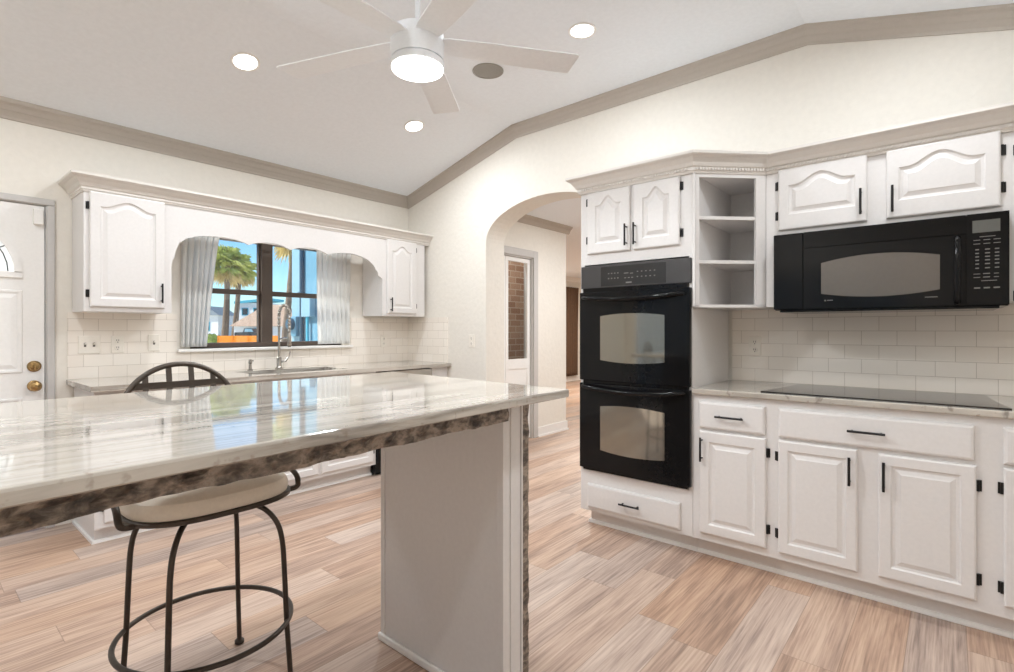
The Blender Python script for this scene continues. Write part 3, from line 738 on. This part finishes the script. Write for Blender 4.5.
# faucet
fa = thing('faucet', 'nickel spring-neck kitchen faucet standing behind the sink', 'faucet', (-1.41, -.10, .914))
bm = B(); lathe(bm, [(.03,0),(.03,.006),(.022,.012),(.019,.02),(.019,.09),(.014,.095),(.012,.1)], n=20); obj('base', bm, M['steel'], fa, smooth=True)
bm = B(); tube(bm, [(0,0,.09),(0,0,.34)], .0095, 10); obj('stem', bm, M['steel'], fa, smooth=True)
arcp = [(0,0,.34)] + [(0,-.085+.085*math.cos(PI*k/14),.43+.085*math.sin(PI*k/14)) for k in range(15)] + [(0,-.17,.36),(0,-.17,.28)]
bm = B(); pts = smooth_path(arcp, 10); tube(bm, pts, [.0115+.0022*math.sin(i*1.9) for i in range(len(pts))], 10); obj('spring_neck', bm, M['steel'], fa, smooth=True)
bm = B(); lathe(bm, [(.012,.0),(.016,.01),(.016,.08),(.012,.11)], (0,-.17,.18), 16); obj('spray_head', bm, M['steel'], fa, smooth=True)
bm = B(); tube(bm, [(0,0,.24),(0,-.09,.25),(0,-.165,.25)], .006, 8); obj('support_arm', bm, M['steel'], fa, smooth=True)
bm = B(); tube(bm, [(.015,0,.055),(.05,-.01,.06),(.075,-.015,.10),(.085,-.02,.14)], [.009,.008,.006,.005], 10); obj('lever', bm, M['steel'], fa, smooth=True)
sd = thing('soap_dispenser', 'small nickel soap pump on the worktop left of the faucet', 'dispenser', (-1.64, -.10, .914))
bm = B(); lathe(bm, [(.02,0),(.02,.006),(.012,.012),(.010,.05)], n=16); obj('body', bm, M['steel'], sd, smooth=True)
bm = B(); lathe(bm, [(.012,.05),(.014,.06),(.010,.085)], n=16); tube(bm, [(0,0,.078),(0,-.05,.075)], .005, 8); obj('spout', bm, M['steel'], sd, smooth=True)

# wall cabinets by the window
l = thing('wall_cabinet', 'wall cabinet with one arched-panel door left of the window by the entry door', 'cabinet', (-2.709, -.32, 0))
bm = B(); box(bm, 0, .462, 0, .312, 1.342, 2.12); obj('body', bm, M['cab'], l)
add_door(l, .026, .419, 1.37, 2.066, .397, 1.467, (1.98, 1.45), -1, A=.045, mx=.05, mb=.05, mt=.085, flat=.12)
r2 = thing('wall_cabinet', 'narrow wall cabinet right of the window in the room corner', 'cabinet', (-.555, -.32, 0))
bm = B(); box(bm, 0, .50, 0, .312, 1.36, 2.12); obj('body', bm, M['cab'], r2)
add_door(r2, .043, .385, 1.384, 2.066, .077, 1.465, (2.0, 1.46), 1, A=.05, mx=.055, mb=.05, mt=.1, flat=.2, sharp=1.2)
# scalloped valance
VP = [(-2.247,1.661),(-2.24,1.70),(-2.228,1.715),(-2.222,1.76),(-2.20,1.815),(-2.15,1.855),(-2.08,1.877),(-1.99,1.889),(-1.92,1.891),(-1.84,1.885),(-1.775,1.872),(-1.742,1.858)]
dips = [-1.742,-1.422,-1.10]
pts = list(VP)
for a, b_ in ((-1.742,-1.422),(-1.422,-1.10)):
    for k in range(1, 13):
        s = k/12; pts.append((a+(b_-a)*s, 1.858+.036*(1-(2*s-1)**2)))
pts += [(-1.06,1.872),(-.99,1.885),(-.92,1.891),(-.85,1.889),(-.78,1.877),(-.71,1.855),(-.66,1.822),(-.635,1.793),(-.628,1.775),(-.612,1.765),(-.602,1.742),(-.598,1.72),(-.578,1.712),(-.555,1.695)]
bm = B()
pl = pts + [(-.555,2.12),(-2.247,2.12)]
prism(bm, pl, lambda x,z: (x,-.32,z), lambda x,z: (x,-.30,z))
tag(obj('valance', bm, M['cab']), 'white scalloped wooden valance board spanning the window between the wall cabinets', 'valance')
bm = B(); pathB = [(-2.709,-.0),(-2.709,-.32),(-.0,-.32)]
CCb = [(o, z-.02 if z < 2.1 else z-.024) for o, z in CC]
sweep2d(bm, pathB, CCb)
tag(obj('cabinet_crown', bm, M['cabcrown']), 'grey stepped crown moulding along the top of the window-wall cabinets and valance', 'moulding')

# curtains and their rod
def curtain(name, label, x0t, x1t, x0b, x1b, zt, zb, y=-.028, folds=7, amp=.02, m=None, group=None):
    nx, nz = folds*10, 24; bm = B(); g = []
    for j in range(nz+1):
        s = j/nz; z = zt+(zb-zt)*s; row = []
        e = s**.8
        for i in range(nx+1):
            u = i/nx; x = (x0t+(x0b-x0t)*e)*(1-u)+(x1t+(x1b-x1t)*e)*u
            a = amp*(.55+.45*s)
            yy = y + a*math.sin(u*folds*2*PI+.5*math.sin(u*9)+.35*math.sin(s*3)) + .004*math.sin(u*folds*4*PI+s*2)
            row.append(bm.verts.new((x + .006*math.sin(u*folds*2*PI+1.2), yy, z)))
        g.append(row)
    for j in range(nz):
        for i in range(nx): bm.faces.new((g[j][i], g[j][i+1], g[j+1][i+1], g[j+1][i]))
    o = obj(name, bm, m or M['curtain'], smooth=True); mod = o.modifiers.new('thick','SOLIDIFY'); mod.thickness = .002
    return tag(o, label, 'curtain', group)
curtain('curtain', 'white curtain gathered at the left side of the sink window', -2.10, -1.84, -2.105, -1.93, 1.945, 1.105, folds=6)
curtain('curtain', 'white curtain gathered at the right side of the sink window', -1.045, -.70, -1.03, -.71, 1.945, 1.105, folds=7)
cr = thing('curtain_rod', 'thin white rod carrying the curtains behind the valance', 'rod', (-1.41, -.03, 1.935))
bm = B(); tube(bm, [(-.72,0,0),(.73,0,0)], .006, 8); obj('rod', bm, M['white'], cr)
for sx in (-.72, .73):
    bm = B(); tube(bm, [(sx,0,0),(sx,.03,0)], .006, 8); obj('bracket', bm, M['white'], cr)

# outlets and switches
def plate_thing(kind, label, loc, rz, w=.07, h=.115, gangs=1):
    t = thing(kind, label, 'outlet' if kind == 'wall_outlet' else 'switch', loc, rz)
    bm = B(); box(bm, -w/2, w/2, -.006, 0, -h/2, h/2); obj('cover_plate', bm, M['plate'], t, bevel=.002)
    if kind == 'wall_outlet':
        bm = B()
        for z in (-.024, .024): lathe(bm, [(.016,-.0061),(.016,-.008),(.014,-.0085)], (0,0,z), 18, 'y')
        f = obj('receptacle', bm, M['plate'], t)
        bm = B()
        for z in (-.024, .024):
            for x in (-.007, .004): box(bm, x, x+.003, -.0092, -.0084, z-.002, z+.009)
            box(bm, -.003, .003, -.0092, -.0084, z-.012, z-.007)
        paint(f, bm, M['slot'])
    else:
        for g in range(gangs):
            x = (g-(gangs-1)/2)*.046
            bm = B(); box(bm, x-.006, x+.006, -.0075, -.006, -.013, .013); s = obj('switch_slot', bm, M['slot'], t)
            bm = B(); loops(bm, [[(x-.004,-.0075,-.002),(x+.004,-.0075,-.002),(x+.004,-.0075,.01),(x-.004,-.0075,.01)],[(x-.004,-.018,.006),(x+.004,-.018,.006),(x+.004,-.018,.011),(x-.004,-.018,.011)]]); obj('toggle', bm, M['plate'], s)
    return t
YB = -.008
plate_thing('light_switch', 'double toggle switch plate on the tile left of the window, nearest the entry door', (-2.622,YB,1.133), 0, w=.116, gangs=2)
plate_thing('wall_outlet', 'ivory outlet on the tile left of the window, between two switch plates', (-2.472,YB,1.133), 0)
plate_thing('light_switch', 'single toggle switch plate on the tile just left of the window curtain', (-2.262,YB,1.14), 0)
plate_thing('wall_outlet', 'outlet on the tile under the narrow corner cabinet', (-.314,YB,1.12), 0)
plate_thing('wall_outlet', 'outlet on the plain wall between tiled corner and archway', (0,-.919,1.128), RR)
plate_thing('wall_outlet', 'outlet on the tiled wall under the open corner shelves', (YB,-3.355,1.13), RR)

# ------------------------------------------------------------------ island
# worktop: slightly skewed slab with eased edges
IT, TH = 1.03, .027
nearL, nearR, farR, farL = (-4.35,-3.416), (-1.967,-3.291), (-1.893,-2.235), (-4.35,-2.349)
def live(p, q, n, amp, seed):
    P, Q = Vector(p), Vector(q); d = (Q-P).normalized(); nn = Vector((d.y,-d.x)); out = []
    for k in range(n):
        s = k/n; o = amp*noise.noise((P+(Q-P)*s).to_3d()*3+Vector((seed,0,0))) ; out.append(P+(Q-P)*s+nn*o)
    return out
outl = live(nearL,nearR,48,.003,1)+live(nearR,farR,20,.004,5)+live(farR,farL,40,.002,9)+live(farL,nearL,12,.002,3)
cen = Vector((-3.1,-2.8))
def inset(pts, d):
    out = []; n = len(pts)
    for i, p in enumerate(pts):
        t = (pts[(i+1) % n]-pts[i-1]).normalized(); out.append(p+Vector((-t.y,t.x))*d)
    return out
bm = B()
loops(bm, [[(v.x,v.y,z) for v in inset(outl,d)] for d, z in ((.004,IT-TH),(.0,IT-TH+.003),(0,IT-.006),(.0022,IT-.0018),(.006,IT))])
tag(obj('island_worktop', bm, M['granite']), 'large polished streaked granite slab across the foreground on the island', 'worktop')
isl = thing('kitchen_island', 'painted support wall with rough stone rail that carries the island slab', 'island', (-2.12, -2.87, 0))
def ich(name, bm, m, parent=isl, **k): return ch(name, bm, m, parent, **k)
PX0, PX1, PY0, PY1 = -2.185, -2.092, -3.19, -2.55
bm = B(); box(bm, PX0, PX1, PY0+.006, PY1, .0, IT-TH-.0005); ich('support_panel', bm, M['cab'])
for q_ in ((PX0-.004, PX0+.028, PY0, PY0+.03), (PX0+.034, PX1-.012, PY0, PY0+.01), (PX1-.008, PX1, PY0-.003, PY0+.01), (PX0-.004, PX0+.02, PY1-.02, PY1+.004)):
    bm = B(); box(bm, *q_, 0, IT-TH-.001); ich('corner_trim', bm, M['cab'], bevel=.002)
bm = B(); box(bm, PX0-.014, PX0, PY0+.0, PY1+.012, 0, .03); ich('base_moulding', bm, M['white'], bevel=.006)
bm = B()
ny, nz = 4, 60; rings = []
for k in range(nz+1):
    z = (IT-TH-.001)*k/nz; j = lambda a, b_: noise.noise(Vector((a*40, b_*40, z*22)))*.006
    rings.append([(PX1+.001, PY0+j(1,1), z), (PX1+.033+j(3,2)*.3, PY0+j(2,7), z), (PX1+.033+j(3,2)*.3, PY1, z), (PX1+.001, PY1, z)])
loops(bm, rings); ich('granite_end_sheet', bm, M['rough'])
# chiselled rail under the front of the slab
bm = B(); n = 150; rings = []
x0, x1 = -4.2, PX0+.0; m_ = 7
for k in range(n+1):
    x = x0+(x1-x0)*k/n; yb = -3.20+.0526*(x-PX0); bot = .944 + .006*noise.noise(Vector((x*7,3.3,0))) + .003*noise.noise(Vector((x*30,9,0)))
    ring = []
    for q in range(m_+1):
        s = q/m_; z = bot+(IT-TH-.0005-bot)*s; d = .010*noise.noise(Vector((x*16, s*3.2, 1.5))) + .005*noise.noise(Vector((x*50, s*7, 4)))
        ring.append((x, yb-.006-d*(1 if 0 < q < m_ else .4), z))
    ring += [(x, yb+.04, IT-TH-.0005), (x, yb+.04, bot)]
    rings.append(ring)
loops(bm, rings); ich('stone_rail', bm, M['rough'])

# ------------------------------------------------------------------ bar stool
st = thing('bar_stool', 'bronze iron swivel bar stool with cream cushion tucked under the island', 'stool', (-2.75, -2.345, 0))
def sup(a, b_, e, n=48): 
    o = []
    for k in range(n):
        t = 2*PI*k/n; c_, s_ = math.cos(t), math.sin(t); o.append((a*math.copysign(abs(c_)**e, c_), b_*math.copysign(abs(s_)**e, s_)))
    return o
bm = B(); rings = []
for sc_, z in ((.90,.662),(.985,.664),(1.0,.676),(.995,.694),(.96,.710),(.86,.720),(.6,.727),(.25,.729)): rings.append([(x*sc_,y*sc_,z) for x,y in sup(.245,.20,.72)])
loops(bm, rings); obj('seat', bm, M['cushion'], st, smooth=True)
bm = B(); loops(bm, [[(x*1.015,y*1.02,.648) for x,y in sup(.245,.20,.72)],[(x*1.03,y*1.035,.650) for x,y in sup(.245,.20,.72)],[(x*1.03,y*1.035,.660) for x,y in sup(.245,.20,.72)],[(x*1.0,y*1.0,.663) for x,y in sup(.245,.20,.72)]]); obj('seat_frame', bm, M['iron'], st, smooth=True)
bm = B(); lathe(bm, [(.075,.622),(.085,.63),(.085,.649)], n=28); obj('swivel_plate', bm, M['iron'], st, smooth=True)
for k, a in enumerate((45, 135, 225, 315)):
    c_, s_ = math.cos(R(a+2)), math.sin(R(a+2))
    prof = [(.272,.012),(.266,.10),(.258,.22),(.25,.40),(.243,.50),(.225,.565),(.185,.612),(.13,.634),(.07,.638)]
    bm = B(); tube(bm, smooth_path([(r_*c_,r_*s_,z) for r_,z in prof], 5), .0088, 10); lg = obj('leg', bm, M['iron'], st, smooth=True)
    bm = B(); lathe(bm, [(.012,0),(.017,.003),(.017,.014),(.009,.022)], (.272*c_,.272*s_,0), 16); obj('glide', bm, M['iron'], lg, smooth=True)
bm = B(); tube(bm, [(.262*math.cos(2*PI*k/64), .262*math.sin(2*PI*k/64), .225) for k in range(64)], .0085, 10, closed=True); obj('foot_ring', bm, M['iron'], st, smooth=True)
# back: hoop with rails and slats
zc, rb = .905, .197
by_ = lambda z: .20+.075*(z-.70)/.42
hoop = [(-.235,-.10,.652),(-.262,-.10,.655),(-.272,-.095,.668),(-.272,-.07,.70),(-.262,.05,.745),(-.235,.15,.79),(-.208,by_(.86),.86)]
hoop += [(-rb*math.cos(PI*k/16), by_(zc+rb*math.sin(PI*k/16)), zc+rb*math.sin(PI*k/16)) for k in range(17)]
hoop += [(-x,y,z) for x,y,z in hoop[6::-1]]
bm = B(); tube(bm, smooth_path(hoop, 4), .0095, 10); bk = obj('back_hoop', bm, M['iron'], st, smooth=True)
for z, hw in ((1.028, .150), (.80, .222)):
    bm = B(); box(bm, -hw, hw, by_(z)-.004, by_(z)+.004, z-.012, z+.012); obj('back_rail', bm, M['iron'], bk)
for x in (-.112, -.037, .037, .112):
    zt = zc+math.sqrt(rb*rb-x*x)
    bm = B(); loops(bm, [[(x-.009,by_(z)-.003,z),(x+.009,by_(z)-.003,z),(x+.009,by_(z)+.003,z),(x-.009,by_(z)+.003,z)] for z in (.79, .95, zt)]); obj('back_slat', bm, M['iron'], bk)

# ------------------------------------------------------------------ ceiling fan
FC = (-2.0, -2.545); fz = Zc(FC[1])
fan = thing('ceiling_fan', 'white five-blade ceiling fan with a glowing drum light', 'fan', (FC[0], FC[1], fz))
dz = lambda z: z-fz+(.07 if z < 2.9 else 0)
bm = B(); lathe(bm, [(.07,dz(fz)),(.068,dz(fz)-.03),(.03,dz(fz)-.06),(.012,dz(fz)-.065)], n=32); obj('canopy', bm, M['fan'], fan, smooth=True)
bm = B(); tube(bm, [(0,0,dz(fz)-.06),(0,0,dz(2.43))], .011, 14); obj('downrod', bm, M['fan'], fan, smooth=True)
bm = B(); lathe(bm, [(.03,dz(2.44)),(.085,dz(2.435)),(.110,dz(2.42)),(.112,dz(2.40)),(.112,dz(2.303))], n=48); obj('motor_housing', bm, M['fan'], fan, smooth=True)
bm = B(); lathe(bm, [(.104,dz(2.303)),(.104,dz(2.297)),(.112,dz(2.296)),(.112,dz(2.272)),(.109,dz(2.270))], n=48); lk = obj('light_ring', bm, M['fan'], fan, smooth=True)
bm = B(); lathe(bm, [(.109,dz(2.2705)),(.108,dz(2.264)),(.09,dz(2.258)),(.04,dz(2.252)),(.005,dz(2.2515))], n=48); obj('lamp_glass', bm, M['fanlit'], lk, smooth=True)
for k in range(5):
    a = R(-35+72*k); bm = B(); rings = []
    for r_, w_ in ((.095,.050),(.13,.058),(.30,.067),(.695,.076),(.71,.070)):
        tilt = R(-4.5); pts = []
        for s_, hh in ((-1,-.003),(1,-.003),(1,.003),(-1,.003)):
            v = s_*w_; px, py, pz = r_, v*math.cos(tilt), v*math.sin(tilt)+hh
            pts.append((px*math.cos(a)-py*math.sin(a), px*math.sin(a)+py*math.cos(a), dz(2.38)+pz))
        rings.append(pts)
    loops(bm, rings); obj('blade', bm, M['fan'], fan, bevel=.002)
area('fan_lamp', (FC[0], FC[1], 2.314), FAN_W, .19)

# recessed ceiling lights
def can(x, y, label, k=1.0):
    z = Zc(y); tilt = math.atan(.27) if y > -1.45 else (-math.atan(.27) if y < -3.64 else 0)
    t = thing('recessed_light', label, 'light', (x, y, z), 0)
    t.rotation_euler = (-tilt, 0, 0)
    bm = B(); lathe(bm, [(.068,.0),(.082,.0),(.082,-.004),(.074,-.007),(.066,-.004)], n=36, cap=False); obj('trim_ring', bm, M['white'], t, smooth=True)
    bm = B(); lathe(bm, [(.067,-.001),(.066,-.004),(.03,-.006),(.004,-.006)], n=36); obj('lens', bm, M['lens'], t, smooth=True)
    a = area('can_lamp', (x, y - .012*math.sin(tilt), z-.012), CAN_W*k, .12); a.rotation_euler = (-tilt, 0, 0)
can(-2.07, -1.03, 'glowing recessed light in the sloped ceiling, leftmost of the three')
can(-.77, -1.03, 'glowing recessed light in the sloped ceiling, the lowest, nearest the room corner')
can(-.85, -2.64, 'glowing recessed light in the flat ceiling right of the fan, nearest the ovens', .75)
for x, y in ((-3.45,-1.03), (-3.45,-2.64), (-.85,-4.15), (-2.1,-4.15), (-3.45,-4.2), (-4.9,-2.64)):
    area('can_lamp', (x, y, Zc(y)-.015), CAN_W*(.62 if x > -4 else 2.2), .12)  # unseen lamps without fixtures; leftmost one boosted to brighten the island panel
sp = thing('ceiling_speaker', 'round grey speaker grille flush in the ceiling right of the fan', 'speaker', (-.867, -1.913, Zc(-1.913)))
bm = B(); lathe(bm, [(.098,0),(.104,-.001),(.104,-.005),(.098,-.006)], n=40, cap=False); obj('rim', bm, M['speaker'], sp, smooth=True)
bm = B(); lathe(bm, [(.097,-.001),(.097,-.004),(.05,-.006),(.005,-.006)], n=40); obj('grille', bm, M['speaker'], sp, smooth=True)

# curtain in the far room
curtain('curtain', 'dark brown curtain in the room beyond the archway', 6.74, 7.34, 6.74, 7.28, 2.25, .14, y=2.62, folds=6, amp=.035, m=M['brown'])

# ------------------------------------------------------------------ outside
GZ = -.15
bm = B(); box(bm, -150, 200, .2, 300, GZ-.2, GZ); struct('ground', bm, M['ground'])
bm = B(); box(bm, -150, XL-.16, -60, .2, GZ-.2, GZ); struct('ground.001', bm, M['lawn'])
bm = B(); box(bm, -9.4, -9.2, -7, 3, GZ, 2.5); struct('wall_sky_screen', bm, M['stucco'])  # unseen wall added to keep blue sky out of the oven reflections
# the blue wing of this house seen through the window
bm = B(); box(bm, 1.1, 1.22, .16, 4.5, GZ, 3.3); box(bm, 1.22, 9, 4.38, 4.5, GZ, 3.3); struct('wall_wing', bm, M['bluewall'])
bm = B(); box(bm, 1.07, 1.1, 4.24, 4.52, GZ, 3.3); struct('trim_8', bm, M['bluetrim'])
dsn = thing('downspout', 'dark blue downspout on the blue wing seen through the window', 'pipe', (1.06, 4.17, GZ))
bm = B(); tube(bm, [(0,0,0),(0,0,3.3)], .035, 10); obj('pipe', bm, M['bluedark'], dsn, smooth=True)
bm = B()
for z in (.8, 2.0): box(bm, -.045, .04, -.05, .05, z, z+.03)
obj('strap', bm, M['bluedark'], dsn)
mt_ = thing('utility_box', 'pale teal utility box on the blue wing outside the window', 'box', (1.1, 3.95, 1.45))
bm = B(); box(bm, -.10, 0, -.16, .13, 0, .34); obj('housing', bm, M['bluetrim'], mt_, bevel=.01)
bm = B(); tube(bm, [(-.05,.0,0),(-.05,0,-1.55)], .025, 8); obj('conduit', bm, M['teal'], mt_)
mtr = thing('electric_meter', 'round grey electric meter on the blue wing beside the downspout', 'meter', (1.07, 4.36, 1.28))
bm = B(); box(bm, -.08, 0, -.12, .12, -.16, .18); obj('housing', bm, M['bluewall'], mtr, bevel=.01)
bm = B(); lathe(bm, [(.10,-.08),(.10,-.13),(.08,-.16),(.01,-.17)], (0,0,.05), 20, 'x'); obj('dial', bm, M['bluedark'], mtr, smooth=True)

def palm(label, base, topc, rtrunk, flen, nf, seed, droop=.6):
    rnd = random.Random(seed)
    t = thing('palm_tree', label, 'tree', base)
    L = Vector(topc)-Vector(base)
    bm = B(); pts = [L*s + Vector((math.sin(s*2.5)*rtrunk*.5, 0, 0)) for s in [k/12 for k in range(13)]]
    tube(bm, pts, [rtrunk*(1.25-.45*k/12 + .05*(k % 2)) for k in range(13)], 10); obj('trunk', bm, M['trunk'], t, smooth=True)
    bmg, bmd = B(), B()
    for i in range(nf):
        az = rnd.random()*2*PI; el = R(rnd.uniform(-65, 75)); dead = el < R(-38)
        bm_ = bmd if dead else bmg
        d = Vector((math.cos(az)*math.cos(el), math.sin(az)*math.cos(el), math.sin(el))); ln = flen*rnd.uniform(.8, 1.1)
        stem = L + d*ln*.5 + Vector((0,0,-droop*.1*ln))
        side = d.cross(Vector((0,0,1))).normalized(); upv = side.cross(d).normalized()
        # petiole
        a = bm_.verts.new(L); b_ = bm_.verts.new(L+side*flen*.012); c_ = bm_.verts.new(stem); bm_.faces.new((a,b_,c_))
        # fan of leaflets
        for k in range(13):
            th = R(-95+190*k/12); ld = d*math.cos(th)+side*math.sin(th); l2 = ln*.55*(.75+.25*math.cos(th))
            w_ = flen*.03; wd = (-d*math.sin(th)+side*math.cos(th))
            m1 = stem+ld*l2*.55+upv*w_*.6; tip = stem+ld*l2+Vector((0,0,-l2*droop*rnd.uniform(.25,.7)))
            v = [bm_.verts.new(stem), bm_.verts.new(m1+wd*w_), bm_.verts.new(tip), bm_.verts.new(m1-wd*w_)]
            bm_.faces.new((v[0],v[1],v[2])); bm_.faces.new((v[0],v[2],v[3]))
    obj('crown', bmg, M['frond'], t)
    obj('dry_fronds', bmd, M['deadfrond'], t)
palm('tall palm with two-tone crown, left trunk of the pair in the left window pane', (34.7,94.4,GZ), (34.9,94.2,13.2), .48, 3.9, 110, 3)
palm('tall palm, right trunk of the pair in the left window pane', (37.9,98.4,GZ), (38.6,98.0,12.9), .42, 3.7, 110, 5)
palm('nearer leaning palm whose trunk crosses the right window pane', (7.15,17.2,GZ), (7.46,16.85,5.5), .12, 1.35, 60, 11)

def house(name, label, corner, ang, w, d, h, wallm, roofm, ridge, roof='gable', over=.4, wins=()):
    t = thing(name, label, 'house', (corner[0], corner[1], GZ), ang)
    bm = B(); box(bm, 0, w, 0, d, 0, h); obj('walls', bm, wallm, t)
    bm = B(); o = over
    if roof == 'gable':       # gable end faces -y
        loops(bm, [[(-o,y,h-.1),(w+o,y,h-.1),(w/2,y,ridge)] for y in (-o, d+o)])
    elif roof == 'hip':
        b4 = [bm.verts.new(p) for p in ((-o,-o,h),(w+o,-o,h),(w+o,d+o,h),(-o,d+o,h))]; r1 = bm.verts.new((d/2,d/2,ridge)); r2_ = bm.verts.new((w-d/2,d/2,ridge))
        bm.faces.new(b4); bm.faces.new((b4[0],b4[1],r2_,r1)); bm.faces.new((b4[1],b4[2],r2_)); bm.faces.new((b4[2],b4[3],r1,r2_)); bm.faces.new((b4[3],b4[0],r1))
    else:                     # single slope
        loops(bm, [[(-o,-o,h-.2),(w+o,-o,h+ridge),(w+o,-o,h+ridge+.5),(-o,-o,h+.3)],[(-o,d+o,h-.2),(w+o,d+o,h+ridge),(w+o,d+o,h+ridge+.5),(-o,d+o,h+.3)]])
    obj('roof', bm, roofm, t)
    for x0, x1, z0, z1, mm in wins:
        bm = B(); box(bm, x0, x1, -.06, .02, z0, z1); f = obj('window', bm, M['teal'], t)
        bm = B(); box(bm, x0+.15, x1-.15, -.09, -.05, z0+.15, z1-.15); obj('pane', bm, mm, f)
    return t
va = R(-49.6)
house('house', 'white gabled house far left in the window view', (34.0,106.2), R(-51), 4.4, 6, 4.3, M['stucco'], M['greyroof'], 6.0, 'gable', wins=((1.4,2.8,1.2,3.0,M['darkglass']),))
house('house', 'two-storey white house with turquoise roof edge behind the palms', (42.6,108.6), R(-50), 6.6, 6, 7.0, M['stucco'], M['teal'], .5, 'slope', wins=((1.0,2.4,4.4,6.0,M['darkglass']),(3.4,4.6,4.4,6.0,M['darkglass'])))
house('house', 'low beach house with broad tan hip roof behind the parked truck', (32.0,83.8), R(-50), 10.5, 7, 2.0, M['stucco'], M['tanroof'], 5.6, 'hip', over=.5, wins=((2.0,3.6,.7,1.7,M['darkglass']),))
# pickup truck
tk = thing('pickup_truck', 'small dark pickup truck parked in front of the tan-roofed house', 'truck', (30.6, 80.2, GZ), R(-50))
bm = B(); prism(bm, [(0,.45),(4.3,.45),(4.3,1.0),(3.2,1.08),(2.75,1.62),(1.5,1.65),(1.35,1.05),(0,1.02)], lambda x,z: (x,0,z), lambda x,z: (x,1.7,z)); obj('body', bm, M['truck'], tk, bevel=.05)
bm = B(); prism(bm, [(1.6,1.1),(3.0,1.1),(2.66,1.54),(1.66,1.56)], lambda x,z: (x,-.02,z), lambda x,z: (x,0.02,z)); obj('side_window', bm, M['bluetrim'], tk)
for x in (.85, 3.5):
    for y in (.05, 1.65):
        bm = B(); lathe(bm, [(.2,-.11),(.36,-.11),(.36,.11),(.2,.11)], (x,y,.36), 20, 'y'); obj('wheel', bm, M['tire'], tk)
# orange barrier
ob = thing('barrier_fence', 'low orange mesh barrier fence across the sandy lot outside', 'fence', (17.8, 52.5, GZ), R(-49.6))
bm = B(); box(bm, 0, 6.2, 0, .03, .05, .80); obj('mesh_panel', bm, M['orange'], ob)
for k in range(5):
    bm = B(); tube(bm, [(k*1.53+.03,-.03,0),(k*1.53+.03,-.03,.82)], .02, 8); obj('post', bm, M['orange'], ob)
def shrub(label, loc, r, seed):
    rnd = random.Random(seed); bm = B()
    for i in range(420):
        a = rnd.random()*2*PI; e = math.asin(rnd.random()); q = r*rnd.uniform(.75, 1.0)
        p = Vector((math.cos(a)*math.cos(e)*q, math.sin(a)*math.cos(e)*q, math.sin(e)*q*.9)); n_ = p.normalized(); t1 = n_.orthogonal().normalized()*r*.16; t2 = n_.cross(t1).normalized()*r*.09
        v = [bm.verts.new(p+t1), bm.verts.new(p+t2), bm.verts.new(p-t1*.9+n_*r*.06), bm.verts.new(p-t2)]; bm.faces.new(v)
    lathe(bm, [(r*.7,0),(r*.74,r*.3),(r*.5,r*.62),(r*.1,r*.74)], n=14)
    return tag(obj('shrub', bm, M['bush'], loc=loc), label, 'shrub')
shrub('yellow-green shrub at the left edge of the window view', (18.4, 55.5, GZ), 1.1, 2)

# repeats of a kind carry a common group phrase
GROUPS = {'recessed_light': 'recessed lights in the ceiling', 'wall_outlet': 'ivory wall outlets', 'light_switch': 'toggle switch plates left of the window',
          'palm_tree': 'palms outside the window', 'house': 'houses outside the window'}
for o in C.objects:
    k = o.name.split('.')[0]
    if k in GROUPS and 'label' in o: o['group'] = GROUPS[k]
    if k == 'curtain' and 'white' in o.get('label', ''): o['group'] = 'white curtains at the sink window'
    if k == 'base_cabinet' and o.rotation_euler.z < -.1: o['group'] = 'base cabinets along the oven wall'
    if k == 'wall_cabinet': o['group'] = 'wall cabinets by the microwave' if o.rotation_euler.z < -.1 else 'wall cabinets beside the window'
